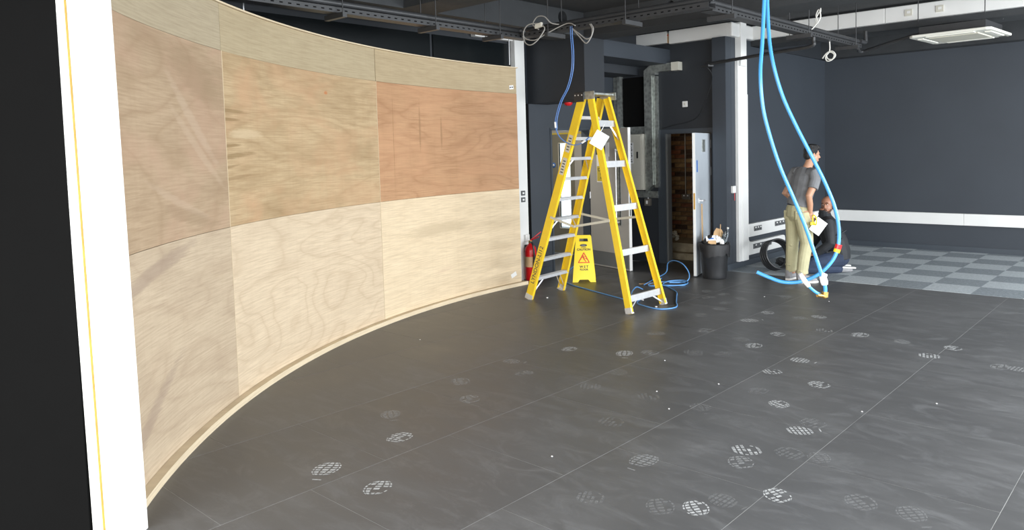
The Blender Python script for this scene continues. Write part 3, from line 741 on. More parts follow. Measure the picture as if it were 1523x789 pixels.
abox(.745, .80, 1.42, 1.58, 0, .002).build('blue_label', 'bluelabel', door3)
hd = abox(.66, .72, 1.00, 1.06, 0, .012).build('handle_rose', 'alu', door3)
MB().beam(av * .69 + an * .012 + V((0, 0, 1.03)), av * .69 + an * .05 + V((0, 0, 1.03)), (0, 0, 1), .016, .016).beam(av * .69 + an * .05 + V((0, 0, 1.03)), av * .57 + an * .05 + V((0, 0, 1.025)), (0, 0, 1), .018, .014).build('handle_lever', 'alu', hd)
for z in (.25, 1.35, 1.74): MB().cyl(V((-.008, -.0, z)), V((-.008, -.0, z + .12)), .012, 8).build('hinge', 'trunk', door3)
# timber batten leaning against that door
o = MB().beam((0, 0, 0), (-.025, .02, .98), (1, 0, 0), .018, .010).build('timber_batten', 'card', loc=(-5.165, 9.01, .002)); tag(o, 'thin pale timber batten leaning on the open white door behind the bin', 'batten')

# ------------------------------------------------------------------ bin with rubbish
BC = V((-4.950, 8.93, 0))
t = empty('waste_bin', BC, 0, 'round black plastic bin with liner, piled with rubbish, by the pale open door', 'bin')
MB().lathe((0, 0, 0), [(0, .0), (.150, .0), (.156, .012), (.160, .04), (.186, .40), (.190, .41), (.192, .44)], 36).build('tub', 'blkpl', t)
# liner skirt: irregular folded collar
vs_, fs = [], []; n = 48; rr = random.Random(2); ph = [rr.uniform(0, 6.28) for _ in range(5)]
prof = [(.165, .43), (.182, .475), (.200, .478), (.207, .46), (.205, .40), (.200, .34)]
for i, (r, z) in enumerate(prof):
    for k in range(n):
        a = 2 * math.pi * k / n
        wv = sum(math.sin(a * f_ + ph[q]) / (q + 1.5) for q, f_ in enumerate((3, 7, 11, 17)))
        z_ = z + (-.028 * wv - .03 * math.sin(a * 1 + 1.8)) * max(0, i - 2) * .45 + (.008 * wv if i < 3 else 0)
        r_ = r + .004 * math.sin(a * 23 + ph[4] + i) + .003 * wv
        vs_.append((r_ * math.cos(a), r_ * math.sin(a), z_))
for i in range(len(prof) - 1):
    for k in range(n): fs.append((i * n + k, i * n + (k + 1) % n, (i + 1) * n + (k + 1) % n, (i + 1) * n + k))
mb = MB(); mb.add(vs_, fs, True); lo = mb.build('liner', 'liner', t)
mb = MB(); mb.lathe((0, 0, 0), [(0, .41), (.10, .43), (.178, .44)], 24); mb.build('liner_inside', 'liner', t)
IR, IF = V((0.7522, 0.6590, 0)), V((0.6590, -0.7522, 0))   # to the right / towards the viewer, in plan
def junk(name, mat, c, ax, ay, hx, hy, hz, label, cat):
    ax, ay = V(ax).normalized(), V(ay); ay = (ay - ax * ay.dot(ax)).normalized()
    o = MB().obox((0, 0, 0), (ax, ay, ax.cross(ay)), (hx, hy, hz)).build(name, mat, loc=BC + IR * c[0] + IF * c[1] + V((0, 0, c[2]))); return tag(o, label, cat)
def crumple(name, mat, c, r, seed, label, cat, loc):
    rr = random.Random(seed); mb = MB(); mb.sphere((0, 0, 0), r, 12, 8)
    mb.v = [tuple(V(p) * (1 + rr.uniform(-.22, .22))) for p in mb.v]; mb.s = [False] * len(mb.s)
    o = mb.build(name, mat, loc=loc); return tag(o, label, cat)
o = MB().prism([(-.07, -.06), (.06, -.07), (.085, .02), (.07, .06), (.0, .095), (-.035, .05)], (0, 0, 0), IR + V((0, 0, .15)), V((0, 0, 1)) - IF * .3, .006).build('cardboard_piece', 'card', loc=BC + IR * .04 + V((0, 0, .575)) - IF * .02)
tag(o, 'torn brown cardboard flap sticking up out of the bin', 'cardboard')
junk('cardboard_box', 'card', (-.055, .10, .49), IR, V((0, 0, 1)), .052, .026, .03, 'small flat brown box at the front edge of the rubbish', 'box')
o = junk('paper_packet', 'paper', (-.065, .075, .54), IR + V((0, 0, .1)), V((0, 0, 1)) - IF * .3, .06, .035, .012, 'white packet with a blue print on top of the bin', 'packet')
MB().obox(IR * .005 + IF * .014, (IR, V((0, 0, 1)), IF), (.035, .012, .0015)).build('blue_print', 'bluelabel', o)
crumple('crumpled_paper', 'paper', None, (.055, .05, .045), 4, 'crumpled white paper ball in the middle of the bin', 'paper', BC + IR * .02 + IF * .06 + V((0, 0, .53)))
crumple('crumpled_paper', 'tape', None, (.035, .035, .035), 9, 'small crumpled tissue at the right of the bin rubbish', 'paper', BC + IR * .085 + IF * .08 + V((0, 0, .49)))
o = MB().tube(catmull([(0, 0, 0), (.03, .0, .03), (.05, 0, .08), (.10, -.01, .12)], 4), [.02, .035, .045, .05, .05, .05, .045, .04, .035, .03, .03, .025, .02], 12).build('food_wrapper', 'liner', loc=BC - IR * .13 + IF * .02 + V((0, 0, .46))); tag(o, 'dark crumpled film on the left of the rubbish', 'wrapper')
def bottle(loc, tiltv, label):
    o = MB(); t_ = V(tiltv).normalized(); pts = [t_ * z for z in (0, .006, .03, .06, .09, .12, .15, .165, .185, .20)]
    o.tube(pts, [.022, .032, .033, .030, .033, .033, .030, .020, .013, .013], 14)
    b = o.build('plastic_bottle', 'glass', loc=loc); tag(b, label, 'bottle')
    MB().cyl(t_ * .198, t_ * .215, .015, 10).build('cap', 'trunk', b)
bottle(BC + IR * .13 + V((0, 0, .47)), (.25, .1, 1), 'clear plastic bottle upright at the right of the bin')
bottle(BC + IR * .12 + IF * .07 + V((0, 0, .46)), (-.3, .25, .5), 'clear plastic bottle lying on the rubbish by the bin rim')
o = MB().cyl((0, 0, 0), (.012, .0, .22), .006, 8).build('wooden_stick', 'card', loc=BC + IR * .075 + V((0, 0, .50))); tag(o, 'thin wooden stick poking up from the bin', 'stick')

# ------------------------------------------------------------------ white trunking on the side and far walls
def sockets(parent, y0, y1, z, n, x=.062):
    s = MB().box(x, x + .010, y0, y1, z - .036, z + .036).build('socket_plate', 'socketgrey', parent, bevel=.002)
    for k in range(n):
        yc = y0 + (y1 - y0) * (k + .5) / n
        MB().box(x + .010, x + .014, yc - .018, yc + .018, z + .006, z + .026).build('rocker', 'trunk', s)
        MB().box(x + .009, x + .0112, yc - .02, yc - .008, z - .022, z - .006).build('pin_hole', 'black', s)
t = empty('dado_trunking', (XS, YD + .1, 0), 0, 'white vertical and horizontal socket trunking on the side wall behind the standing man', 'trunking')
MB().box(0, .05, .02, .30, .095, 3.0).build('upright', 'trunk', t, bevel=.004)
MB().box(.05, .058, .12, .30, .095, 2.5).build('upright_cover', 'trunk', t, bevel=.003)
MB().box(0, .06, .30, YB - YD - .1, .425, .615).build('upper_run', 'trunk', t, bevel=.004)
mb = MB(); pl_ = [(.29, .16), (1.47, .16), (1.54, .19), (1.55, .22), (1.55, .29), (1.53, .33), (1.48, .345), (.29, .345)]
mb.prism(pl_, (.06, 0, 0), (0, 1, 0), (0, 0, 1), -.06); mb.build('lower_run', 'trunk', t, bevel=.003)
mb = MB(); mb.prism([(.30, .345), (.40, .345), (.33, .36), (.31, .385), (.30, .425)], (.055, 0, 0), (0, 1, 0), (0, 0, 1), -.05); mb.build('corner_fillet', 'trunk', t)
sockets(t, .46, .70, .535, 3); sockets(t, 1.17, 1.62, .545, 4); sockets(t, .43, 1.03, .275, 4)
t = empty('dado_trunking', (XS, YB, 0), 0, 'long white trunking band running along the far charcoal wall', 'trunking')
for k in range(4):
    MB().box(.065 + k * 2.15, .065 + (k + 1) * 2.15 - .003, -.062, -.002, .428, .612).build('cover_length', 'trunk', t, bevel=.004)
# overhead trunking
t = empty('ceiling_trunking', (XS, YD, 3.29), 0, 'deep cream white trunking running under the ceiling beams and round the pillar', 'trunking')
MB().box(-1.80, -1.0, -.075, 0, .02, .19).build('open_length', 'trunk', t, bevel=.003)
MB().box(-.955, .0, -.085, 0, 0, .188).build('cover_length', 'trunk', t, bevel=.006)
MB().box(-1.0, -.955, -.05, 0, .02, .16).build('gap_back', 'card', t)
MB().tube([(-1.02, -.05, .14), (-.98, -.06, .13), (-.94, -.05, .14)], .006, 6).build('red_core', 'red', t)
MB().box(-.02, .075, -.085, .66, -.003, .190).build('pillar_corner', 'trunk', t, bevel=.02)
MB().box(.0, .095, .13, .30, -.40, .21).build('drop_sleeve', 'trunk', t, bevel=.006)
for k, (a, b) in enumerate(((.03, 1.9), (1.903, 3.55), (3.556, 5.6), (5.603, 8.0))):
    MB().box(a, b, .54, .62, .0, .192).build('cover_length', 'trunk', t, bevel=.008)
for x in (2.19, 2.55):
    s = MB().box(x - .045, x + .045, .527, .54, .055, .135).build('outlet_plate', 'ivory', t, bevel=.003)
    MB().box(x - .018, x + .02, .524, .527, .085, .115).build('outlet_insert', 'trunk', s)
MB().box(-.0, .02, .08, .10, .02, .2).build('string', 'blkink', t)
# pillar isolator
t = empty('fused_switch', (XS, 9.70, 1.145), 0, 'small white fused switch on the pillar edge left of the white upright', 'switch')
MB().box(.001, .036, -.045, .045, -.05, .05).build('box', 'trunk', t, bevel=.004)
MB().cyl((.018, .03, -.05), (.018, .03, -.16), .005, 6).build('red_flex', 'red', t)

# ------------------------------------------------------------------ suspended containment: tray + conduit loop
t = empty('cable_tray', (-5.65, 5.96, 3.0), 0, 'charcoal painted cable tray and conduit loop hanging on threaded rods', 'cable tray')
TO = V((-5.65, 5.96, 3.0))
def tray_run(p, q, side):
    p, q = V(p) - TO, V(q) - TO; d = (q - p); Ln = d.length; d.normalize(); s = V(side)
    mb = MB(); mb.obox((p + q) / 2 + V((0, 0, -.03)), (d, s, (0, 0, 1)), (Ln / 2, .06, .002))
    for sg_ in (-1, 1): mb.obox((p + q) / 2 + s * .06 * sg_ + V((0, 0, -.008)), (d, s, (0, 0, 1)), (Ln / 2, .0015, .024))
    mb.build('tray_length', 'tray', t)
    # slot row, recessed marks along both flanges
    n = int(Ln / .075); mb = MB()
    for k in range(n):
        c = p + d * (.04 + k * .075)
        for sg_ in (-1, 1): mb.obox(c + s * .0622 * sg_ + V((0, 0, -.010)), (d, s, (0, 0, 1)), (.014, .0012, .005))
    o = mb.build('slot_row', 'black', t); o['kind'] = 'stuff'
    MB().tube([p + s * .02 + V((0, 0, .055)), q + s * .02 + V((0, 0, .055))], .026, 12).build('conduit', 'tray', t)
tray_run((-5.65, -1.0, 3.0), (-5.65, 6.08, 3.0), (1, 0, 0))
tray_run((-5.54, 5.96, 3.0), (-3.30, 5.96, 3.0), (0, 1, 0))
tray_run((-3.42, 6.07, 3.0), (-3.42, 9.9, 3.0), (1, 0, 0))
MB().tube([V((-5.63, 5.96, 3.055)) - TO, V((-5.60, 5.98, 3.055)) - TO], .03, 10).build('elbow', 'tray', t)
MB().tube(catmull([V((-3.37, 9.88, 3.055)) - TO, V((-3.37, 10.05, 3.055)) - TO, V((-3.37, 10.08, 3.08)) - TO, V((-3.37, 10.08, 3.2)) - TO], 4), .026, 10).build('elbow', 'tray', t)
# branch conduit dropping from the tray towards the dark wall
MB().tube([V(p) - TO for p in catmull([(-3.37, 8.40, 3.05), (-3.40, 8.44, 3.03), (-3.40, 8.45, 2.93), (-3.44, 8.46, 2.87), (-3.9, 8.60, 2.865), (-5.15, 9.10, 2.87)], 5)], .021, 10).build('branch_conduit', 'tray', t)
MB().obox(V((-5.12, 9.09, 2.845)) - TO, ((1, -.4, 0), (.4, 1, 0), (0, 0, 1)), (.08, .045, .012)).build('branch_box', 'tray', t)
HB = [((-5.65, 2.2), 0), ((-5.65, 3.70), 0), ((-5.65, 4.72), 0), ((-5.65, 5.58), 0), ((-5.12, 5.96), 1), ((-4.15, 5.96), 1), ((-3.42, 6.35), 0), ((-3.42, 8.1), 0), ((-3.42, 9.55), 0)]
for (hx, hy), ori in HB:
    c = V((hx, hy, 2.945)) - TO
    ax = V((1, 0, 0)) if ori == 0 else V((0, 1, 0))
    MB().obox(c, (ax, ax.cross(V((0, 0, 1))), (0, 0, 1)), (.14, .021, .021)).build('strut', 'tray', t)
    for sg_ in (-1, 1):
        MB().cyl(c + ax * .11 * sg_, V((c.x, c.y, 0)) + ax * .11 * sg_ + V((0, 0, ZC - 3.0)), .005, 6).build('threaded_rod', 'tray', t)
# dark conduit to the air conditioner
o = MB().tube(catmull([(-3.42, 9.95, 2.98), (-3.55, 10.45, 2.985), (-3.2, 10.30, 3.03), (-2.74, 10.15, 3.10)], 5), .022, 10).build('flexible_conduit', 'tray'); tag(o, 'dark conduit from the tray end to the ceiling air conditioner', 'conduit')
# lone galvanised wires hanging onto the plywood
for (x, y, z, lab) in ((-5.98, 3.05, 2.86, 'thin steel hanger wire dropping to the top of the plywood at the upper left'), (-6.72, 6.92, 2.86, 'thin steel hanger wire at the far right end of the plywood top')):
    o = MB().cyl((0, 0, 0), (0, 0, ZC - z), .007, 6).build('hanger_wire', 'alu', loc=(x, y, z)); tag(o, lab, 'wire')

# grey flex coils on the tray
t = empty('cable_coil', (-5.25, 5.85, 3.0), 0, 'tangled loops of grey cable hanging from the tray left of the ladder top', 'cable')
gc = [(-4.759, 5.85, 2.99), (-4.889, 5.88, 3.03), (-5.115, 5.84, 2.96), (-5.256, 5.80, 2.90), (-5.378, 5.78, 2.93), (-5.395, 5.78, 3.00), (-5.326, 5.78, 3.062), (-5.203, 5.80, 3.06), (-5.122, 5.80, 3.009), (-5.142, 5.78, 2.943), (-5.209, 5.76, 2.872), (-5.285, 5.75, 2.847), (-5.351, 5.75, 2.882), (-5.387, 5.76, 2.951)]
MB().tube([p - V((-5.25, 5.85, 3.0)) for p in catmull(gc, 6)], .006, 8).build('loose_loop', 'greycable', t)
MB().tube([p - V((-5.25, 5.85, 3.0)) for p in catmull([(-5.20, 5.80, 3.0), (-5.28, 5.80, 3.06), (-5.22, 5.8, 3.13), (-5.12, 5.8, 3.12), (-5.05, 5.82, 3.05), (-4.98, 5.86, 3.03)], 6)], .006, 8).build('loose_loop', 'greycable', t)
MB().obox((.05, -.05, .04), ((1, 0, .15), (0, 1, 0), (0, 0, 1)), (.045, .015, .022)).build('connector_block', 'ivory', t, bevel=.003)
t = empty('cable_coil', (-4.70, 5.85, 2.93), 0, 'short hanging loops of grey cable under the tray right of the blue cables', 'cable')
for d in (0, .014):
    MB().tube(catmull([(-.09, 0, .03), (.0, -.01, -.03 - d * 2), (.09, -.02, -.09 - d * 3), (.155, -.02, -.075), (.16 + d, -.01, .0), (.125 + d, 0, .05)], 6), .006, 8).build('loose_loop', 'greycable', t)
# twin thin blue cables
t = empty('blue_cable', (-4.86, 5.9, 2.9), 0, 'pair of thin blue cables hanging from the tray past the ladder top', 'cable')
bc = [(-4.862, 5.9, 3.0), (-4.862, 5.9, 2.901), (-4.85, 5.9, 2.726), (-4.863, 5.9, 2.559), (-4.922, 5.9, 2.395), (-5.015, 5.9, 2.265), (-5.074, 5.9, 2.13), (-5.096, 5.9, 2.028), (-5.063, 5.9, 1.922), (-4.983, 5.9, 1.851), (-4.859, 5.9, 1.807), (-4.736, 5.9, 1.831), (-4.657, 5.9, 1.882)]
for d in (0, .022):
    MB().tube([p - V((-4.86, 5.9, 2.9)) + V((d if i < 45 else d * .3, 0, 0)) for i, p in enumerate(catmull(bc, 6))], .0045, 8).build('cable', 'bluecable', t)
for a, b in (((-5.096, 5.9, 2.05), (-5.090, 5.9, 1.99)), ((-4.745, 5.9, 1.828), (-4.70, 5.9, 1.85))):
    MB().cyl(V(a) - V((-4.86, 5.9, 2.9)), V(b) - V((-4.86, 5.9, 2.9)), .011, 8).build('tape_wrap', 'tape', t)
# white knotted tails
def knot(loc, pts, label):
    o = MB().tube(catmull(pts, 7), .0075, 8).build('white_cable_tail', 'whitecable', loc=loc); tag(o, label, 'cable')
knot((-3.30, 8.35, 3.22), [(.02, 0, .29), (.02, 0, .02), (.01, 0, .01), (-.03, 0, -.06), (-.02, 0, -.12), (.02, .0, -.05), (.0, 0, .03), (-.03, 0, -.03), (-.015, 0, -.10), (-.06, 0, -.16), (-.09, 0, -.18)], 'white cable tail twisted in a narrow loop beside the upper white trunking')
knot((-3.42, 8.98, 2.80), [(-.0, 0, .17), (-.0, 0, .06), (-.045, 0, .0), (-.03, 0, -.055), (.03, .0, -.045), (.055, 0, .01), (.01, 0, .045), (-.035, 0, .02), (-.02, 0, -.03), (.035, 0, -.04), (.07, 0, .005), (.03, 0, .055), (-.03, 0, .04), (-.085, 0, -.02)], 'white cable tail knotted in a loop below the tray at the right')
# thin black drop wire across the dark wall
o = MB().tube(catmull([(-5.12, 9.1, 2.83), (-5.13, 9.25, 2.70), (-5.35, 9.45, 2.42), (-5.62, 9.62, 2.17), (-6.02, 9.655, 2.09), (-6.22, 9.66, 2.05)], 6), .004, 6).build('drop_wire', 'blkpl'); tag(o, 'thin black wire slanting down the dark wall to the closet frame', 'wire')

# ------------------------------------------------------------------ ceiling air conditioner
t = empty('air_conditioner', (-2.28, 10.13, 3.0), math.radians(-4), 'off white square ceiling cassette air conditioner at the upper right', 'air conditioner')
MB().box(-.36, .36, -.33, .33, .03, .13).build('casing', 'tray', t)
mb = MB(); mb.prism([(-.445, -.40), (-.40, -.445), (.40, -.445), (.445, -.40), (.445, .40), (.40, .445), (-.40, .445), (-.445, .40)], (0, 0, .0), (1, 0, 0), (0, 1, 0), .03); mb.build('panel', 'acw', t, bevel=.008)
MB().box(-.27, .27, -.27, .27, -.012, .001).build('intake_grille', 'grille', t, bevel=.006)
for (a, b, c, d) in ((-.26, .26, -.40, -.33), (-.26, .26, .33, .40), (-.40, -.33, -.26, .26), (.33, .40, -.26, .26)):
    MB().box(a, b, c, d, -.010, .001).build('louvre', 'acw', t, bevel=.003)
    vert_ = (b - a) < .1
    MB().box(a + (.075 if vert_ and a < 0 else (-.006 if vert_ else 0)), (a + .08 if a < 0 else a) if vert_ else b, c if vert_ else (c + .075 if c < 0 else c - .008), d if vert_ else (c + .085 if c < 0 else c), -.001, .0005).build('air_slot', 'black', t)
MB().box(.33, .41, .28, .40, -.012, -.010).build('printed_label', 'signdark', t)
for sx in (-.36, .36):
    for sy in (-.36, .36): MB().cyl((sx, sy, .2), (sx, sy, .51), .006, 6).build('hanger_rod', 'tray', t)

# ------------------------------------------------------------------ yellow step ladder
lad = empty('step_ladder', (-5.3, 6.76, 0), 0, 'tall double sided yellow fibreglass stepladder with grey treads', 'ladder')
LO = V((-5.3, 6.76, 0))
# flight corner lines (centre of rail web): foot -> head
A0, A1 = V((-6.035, 6.42, 0.0)), V((-5.275, 6.565, 2.335))      # left flight near
B0_, B1 = V((-6.105, 7.12, 0.0)), V((-5.285, 6.955, 2.335))     # left flight far
C0, C1 = V((-4.590, 6.44, 0.0)), V((-5.165, 6.575, 2.345))      # right flight near
D0, D1 = V((-4.565, 7.09, 0.0)), V((-5.205, 6.955, 2.345))      # right flight far
def rail(p, q, outward, wd=.098, fl_=.034):
    """C channel: web outwards, two flanges pointing inwards"""
    p, q = p - LO, q - LO; t_ = (q - p).normalized(); out = V((0, outward, 0)); out = (out - t_ * out.dot(t_)).normalized(); s = t_.cross(out)
    mb = MB(); c = (p + q) / 2; hl = (q - p).length / 2
    mb.obox(c, (out, s, t_), (.0025, wd / 2, hl))
    for k in (-1, 1): mb.obox(c - out * fl_ / 2 + s * k * (wd / 2 - .002), (out, s, t_), (fl_ / 2, .0025, hl))
    r = mb.build('rail', 'yellow', lad)
    mb = MB(); e = p + t_ * .035
    mb.obox(e, (out, s, t_), (.006, wd / 2 + .003, .032)); mb.obox(e - out * fl_ / 2 - t_ * .026, (out, s, t_), (fl_ / 2 + .004, wd / 2 + .004, .007))
    mb.build('foot', 'alu' if outward < 0 else 'alu', r)
    return r, t_, s, out
rA = rail(A0, A1, -1); rB = rail(B0_, B1, 1); rC = rail(C0, C1, -1, .075); rD = rail(D0, D1, 1, .075)
def at_z(p, q, z): return p + (q - p) * ((z - p.z) / (q.z - p.z))
for z in (.261, .491, .733, .967, 1.203, 1.439, 1.670, 1.898, 2.131):
    a, b = at_z(A0, A1, z) - LO, at_z(B0_, B1, z) - LO; a.y += .004; b.y -= .004
    d_ = (b - a).normalized(); xx = V((1, 0, 0)); xx = (xx - d_ * xx.dot(d_)).normalized(); zz = xx.cross(d_)
    mb = MB(); c = (a + b) / 2; hl = (b - a).length / 2
    mb.obox(c, (d_, xx, (0, 0, 1)), (hl, .042, .003))
    mb.obox(c + V((0, 0, -.014)) + xx * .040, (d_, xx, (0, 0, 1)), (hl, .003, .016)); mb.obox(c + V((0, 0, -.014)) - xx * .040, (d_, xx, (0, 0, 1)), (hl, .003, .016))
    for k in range(-3, 4): mb.obox(c + xx * (k * .0115) + V((0, 0, .0035)), (d_, xx, (0, 0, 1)), (hl, .002, .0015))
    mb.build('tread', 'alu', lad)
for z in (.150, .634, 1.111, 1.591, 2.045):
    a, b = at_z(C0, C1, z) - LO, at_z(D0, D1, z) - LO; a.y += .004; b.y -= .004
    d_ = (b - a).normalized(); mb = MB()
    mb.obox((a + b) / 2, (d_, (1, 0, 0), (0, 0, 1)), ((b - a).length / 2, .014, .036)); mb.build('rung', 'alu', lad, bevel=.003)
def brace(p, q): MB().beam(V(p) - LO, V(q) - LO, (0, 0, 1), .016, .004).build('brace', 'alu', lad)
def flight_braces(P0_, P1_, Q0, Q1, z, dz, xo):
    a, b = at_z(P0_, P1_, z), at_z(Q0, Q1, z); a2, b2 = at_z(P0_, P1_, z - dz), at_z(Q0, Q1, z - dz)
    e = V((xo, 0, 0))
    brace(a + (b - a) * .26 + e, a2 + V((0, .006, 0)) + e); brace(b + (a - b) * .26 + e, b2 - V((0, .006, 0)) + e)
flight_braces(A0, A1, B0_, B1, .245, .19, .03); flight_braces(A0, A1, B0_, B1, .951, .14, .03); flight_braces(A0, A1, B0_, B1, 1.654, .14, .03)
flight_braces(A0, A1, B0_, B1, .245, .19, -.035)
flight_braces(C0, C1, D0, D1, .12, .10, .0); flight_braces(C0, C1, D0, D1, 2.02, .16, .0)
# spreaders, folded slightly down at their centre hinge
for (pa, pb, pc, y) in (((-5.70, .99), (-5.345, .895), (-4.85, .985), -1), ((-5.73, .985), (-5.30, .925), (-4.84, .985), 1)):
    ya = 6.475 if y < 0 else 7.055
    mb = MB(); a = V((pa[0], ya, pa[1])) - LO; b = V((pb[0], ya, pb[1])) - LO; c = V((pc[0], ya, pc[1])) - LO
    mb.beam(a, b, (0, 0, 1), .026, .006); mb.beam(b + V((-.02, .007, .0)), c, (0, 0, 1), .026, .006); mb.cyl(b + V((0, -.01, 0)), b + V((0, .016, 0)), .012, 8)
    mb.build('spreader', 'grille', lad)
mb = MB(); mb.box(-.03, .19, -.185, .185, 2.365, 2.385)
for sy in (-1, 1): mb.box(-.02, .21, sy * .20 - .004, sy * .20 + .004, 2.315, 2.40)
mb.v = [(x, y + .0, z) for x, y, z in mb.v]
mb.build('top_cap', 'steel', lad)
MB().box(-.065, .075, -.218, -.205, 2.29, 2.40).build('cap_bracket', 'blkpl', lad, bevel=.006)
MB().box(-.065, .075, .205, .218, 2.29, 2.40).build('cap_bracket', 'blkpl', lad, bevel=.006)
for bx in (-.045, .0, .05): MB().cyl((bx, -.222, 2.365), (bx, -.217, 2.365), .008, 8).build('rivet', 'alu', lad)
# printed labels on the near left rail
t_, s_, o_ = rA[1], rA[2], rA[3]
for z, l in ((1.83, .10), (1.575, .10)):
    c = at_z(A0, A1, z) - LO + o_ * .0035
    r = MB().obox(c, (s_, o_, t_), (.030, .0008, l)).build('warning_label', 'grille', lad)
    for k in range(5): MB().obox(c + t_ * (-.07 + k * .033) + o_ * .0012, (s_, o_, t_), (.018, .0005, .006)).build('print', 'signdark', r)
c = at_z(A0, A1, .42) - LO + o_ * .0032
ay_ = s_ if s_.x < 0 else -s_
textmesh('rail_text', 'LYNDON-LI12', .075, 'signdark', lad, c, t_, ay_, bold=.0005)
o = empty('hanging_tag', (-4.90, 6.40, 1.95), 0, 'white plastic tag hanging from the right flight of the ladder', 'tag')
vw = V((.66, -.75, 0)); ax = (V((.75, .66, 0)) + V((0, 0, -.62))).normalized(); ay = vw.cross(ax)
MB().obox((-.035, .02, -.085), (ax, ay, vw), (.065, .085, .003)).build('card', 'paper', o)
MB().obox(V((-.035, .02, -.085)) + ax * .075 + ay * .0 + vw * .004, (ax, ay, vw), (.012, .085, .002)).build('clear_sleeve', 'steel', o)
MB().tube([(-.02, .02, -.02), (0, .05, .03), (.0, .08, .075)], .004, 6).build('tie', 'tape', o)

# ------------------------------------------------------------------ wet floor sign
sgn = empty('wet_floor_sign', (-6.275, 7.79, 0), 0, 'yellow folding wet floor caution sign on the floor behind the ladder', 'sign')
sx_ = V((.788, .616, 0)).normalized(); sn_ = V((sx_.y, -sx_.x, 0))
def sign_panel(sgnn, name):
    hgt, lean = .615, .13
    up = (V((0, 0, hgt)) - sn_ * lean * sgnn).normalized(); org = sn_ * (lean * sgnn) * 1.0
    H_ = math.hypot(hgt, lean)
    outer = [(-.155, 0), (-.085, 0), (-.06, .035), (.055, .035), (.085, 0), (.155, 0), (.102, H_ - .02), (.09, H_), (-.09, H_), (-.102, H_ - .02)]
    bm = bmesh.new()
    import mathutils
    nrm = sx_.cross(up)
    if nrm.dot(sn_) * sgnn < 0: nrm = -nrm
    pts = lambda poly, d: [org + sx_ * x + up * y + nrm * d for x, y in poly]
    hole = [(-.052, H_ - .088), (.052, H_ - .088), (.06, H_ - .078), (.056, H_ - .052), (.048, H_ - .045), (-.048, H_ - .045), (-.056, H_ - .052), (-.06, H_ - .078)]
    # split in left/right/top/bottom pieces around the hand hole
    hx = .06; y0_, y1_ = H_ - .088, H_ - .045
    def xw(y): return .155 + (.102 - .155) * (y / (H_ - .02))
    mb = MB()
    for poly in ([(-.155, 0), (-.085, 0), (-.06, .035), (.055, .035), (.085, 0), (.155, 0), (xw(y0_), y0_), (-xw(y0_), y0_)],
                 [(-xw(y0_), y0_), (-hx, y0_), (-hx + .006, y1_), (-xw(y1_), y1_)], [(hx, y0_), (xw(y0_), y0_), (xw(y1_), y1_), (hx - .006, y1_)],
                 [(-xw(y1_), y1_), (xw(y1_), y1_), (.102, H_ - .02), (.09, H_), (-.09, H_), (-.102, H_ - .02)]):
        mb.prism(poly, org - nrm * .0, sx_, up, .012 * (1 if sx_.cross(up).dot(nrm) > 0 else -1))
    p = mb.build(name, 'signy', sgn)
    return p, org, up, nrm
p1, og, up, nr = sign_panel(1, 'panel'); p2, *_ = sign_panel(-1, 'panel')
def sp(x, y, d=.0135): return og + sx_ * x + up * y + nr * d
textmesh('caution_text', 'CAUTION', .040, 'blkink', p1, sp(0, .435), sx_, up, bold=.0012)
textmesh('wet_text', 'W E T', .042, 'blkink', p1, sp(0, .205), sx_, up, bold=.0014)
textmesh('floor_text', 'FLOOR', .034, 'blkink', p1, sp(0, .168), sx_, up, bold=.0012)
mb = MB(); mb.prism([(.048 * math.cos(a * math.pi / 12), .018 * math.sin(a * math.pi / 12)) for a in range(24)], sp(-.002, .492, .0125), sx_, up, .0015); e = mb.build('oval_badge', 'signdark', p1)
mb = MB(); mb.prism([(.030 * math.cos(a * math.pi / 12), .0075 * math.sin(a * math.pi / 12)) for a in range(24)], sp(-.002, .492, .0135), sx_, up, .0012); mb.build('badge_centre', 'kick', p1)
MB().obox(sp(-.002, .462, .013), (sx_, up, nr), (.035, .003, .0006)).build('small_print', 'signdark', p1)
# red triangle outline with a slipping figure
tri = [(-.072, .262), (.072, .262), (0, .392)]; mb = MB()
for k in range(3):
    a, b = tri[k], tri[(k + 1) % 3]; mb.beam(sp(*a), sp(*b), nr, .0015, .012); mb.cyl(sp(*a, .0128), sp(*a, .0145), .006, 8)
mb.build('warning_triangle', 'redink', p1)
mb = MB()
mb.cyl(sp(-.012, .352, .0128), sp(-.012, .352, .0145), .010, 10)
for a, b, w_ in (((-.012, .345), (.004, .305), .016), ((.004, .305), (.030, .272), .011), ((.0, .31), (.030, .318), .009), ((.03, .318), (.042, .30), .008), ((-.01, .335), (-.035, .322), .008), ((-.01, .332), (.022, .340), .008), ((-.035, .322), (-.04, .30), .007)):
    mb.beam(sp(*a), sp(*b), nr, .0015, w_)
mb.build('slipping_figure', 'redink', p1)
mb = MB(); tp = V((0, 0, .605)); mb.cyl(tp - sx_ * .09, tp + sx_ * .09, .012, 10); mb.build('hinge_bar', 'signy', sgn)

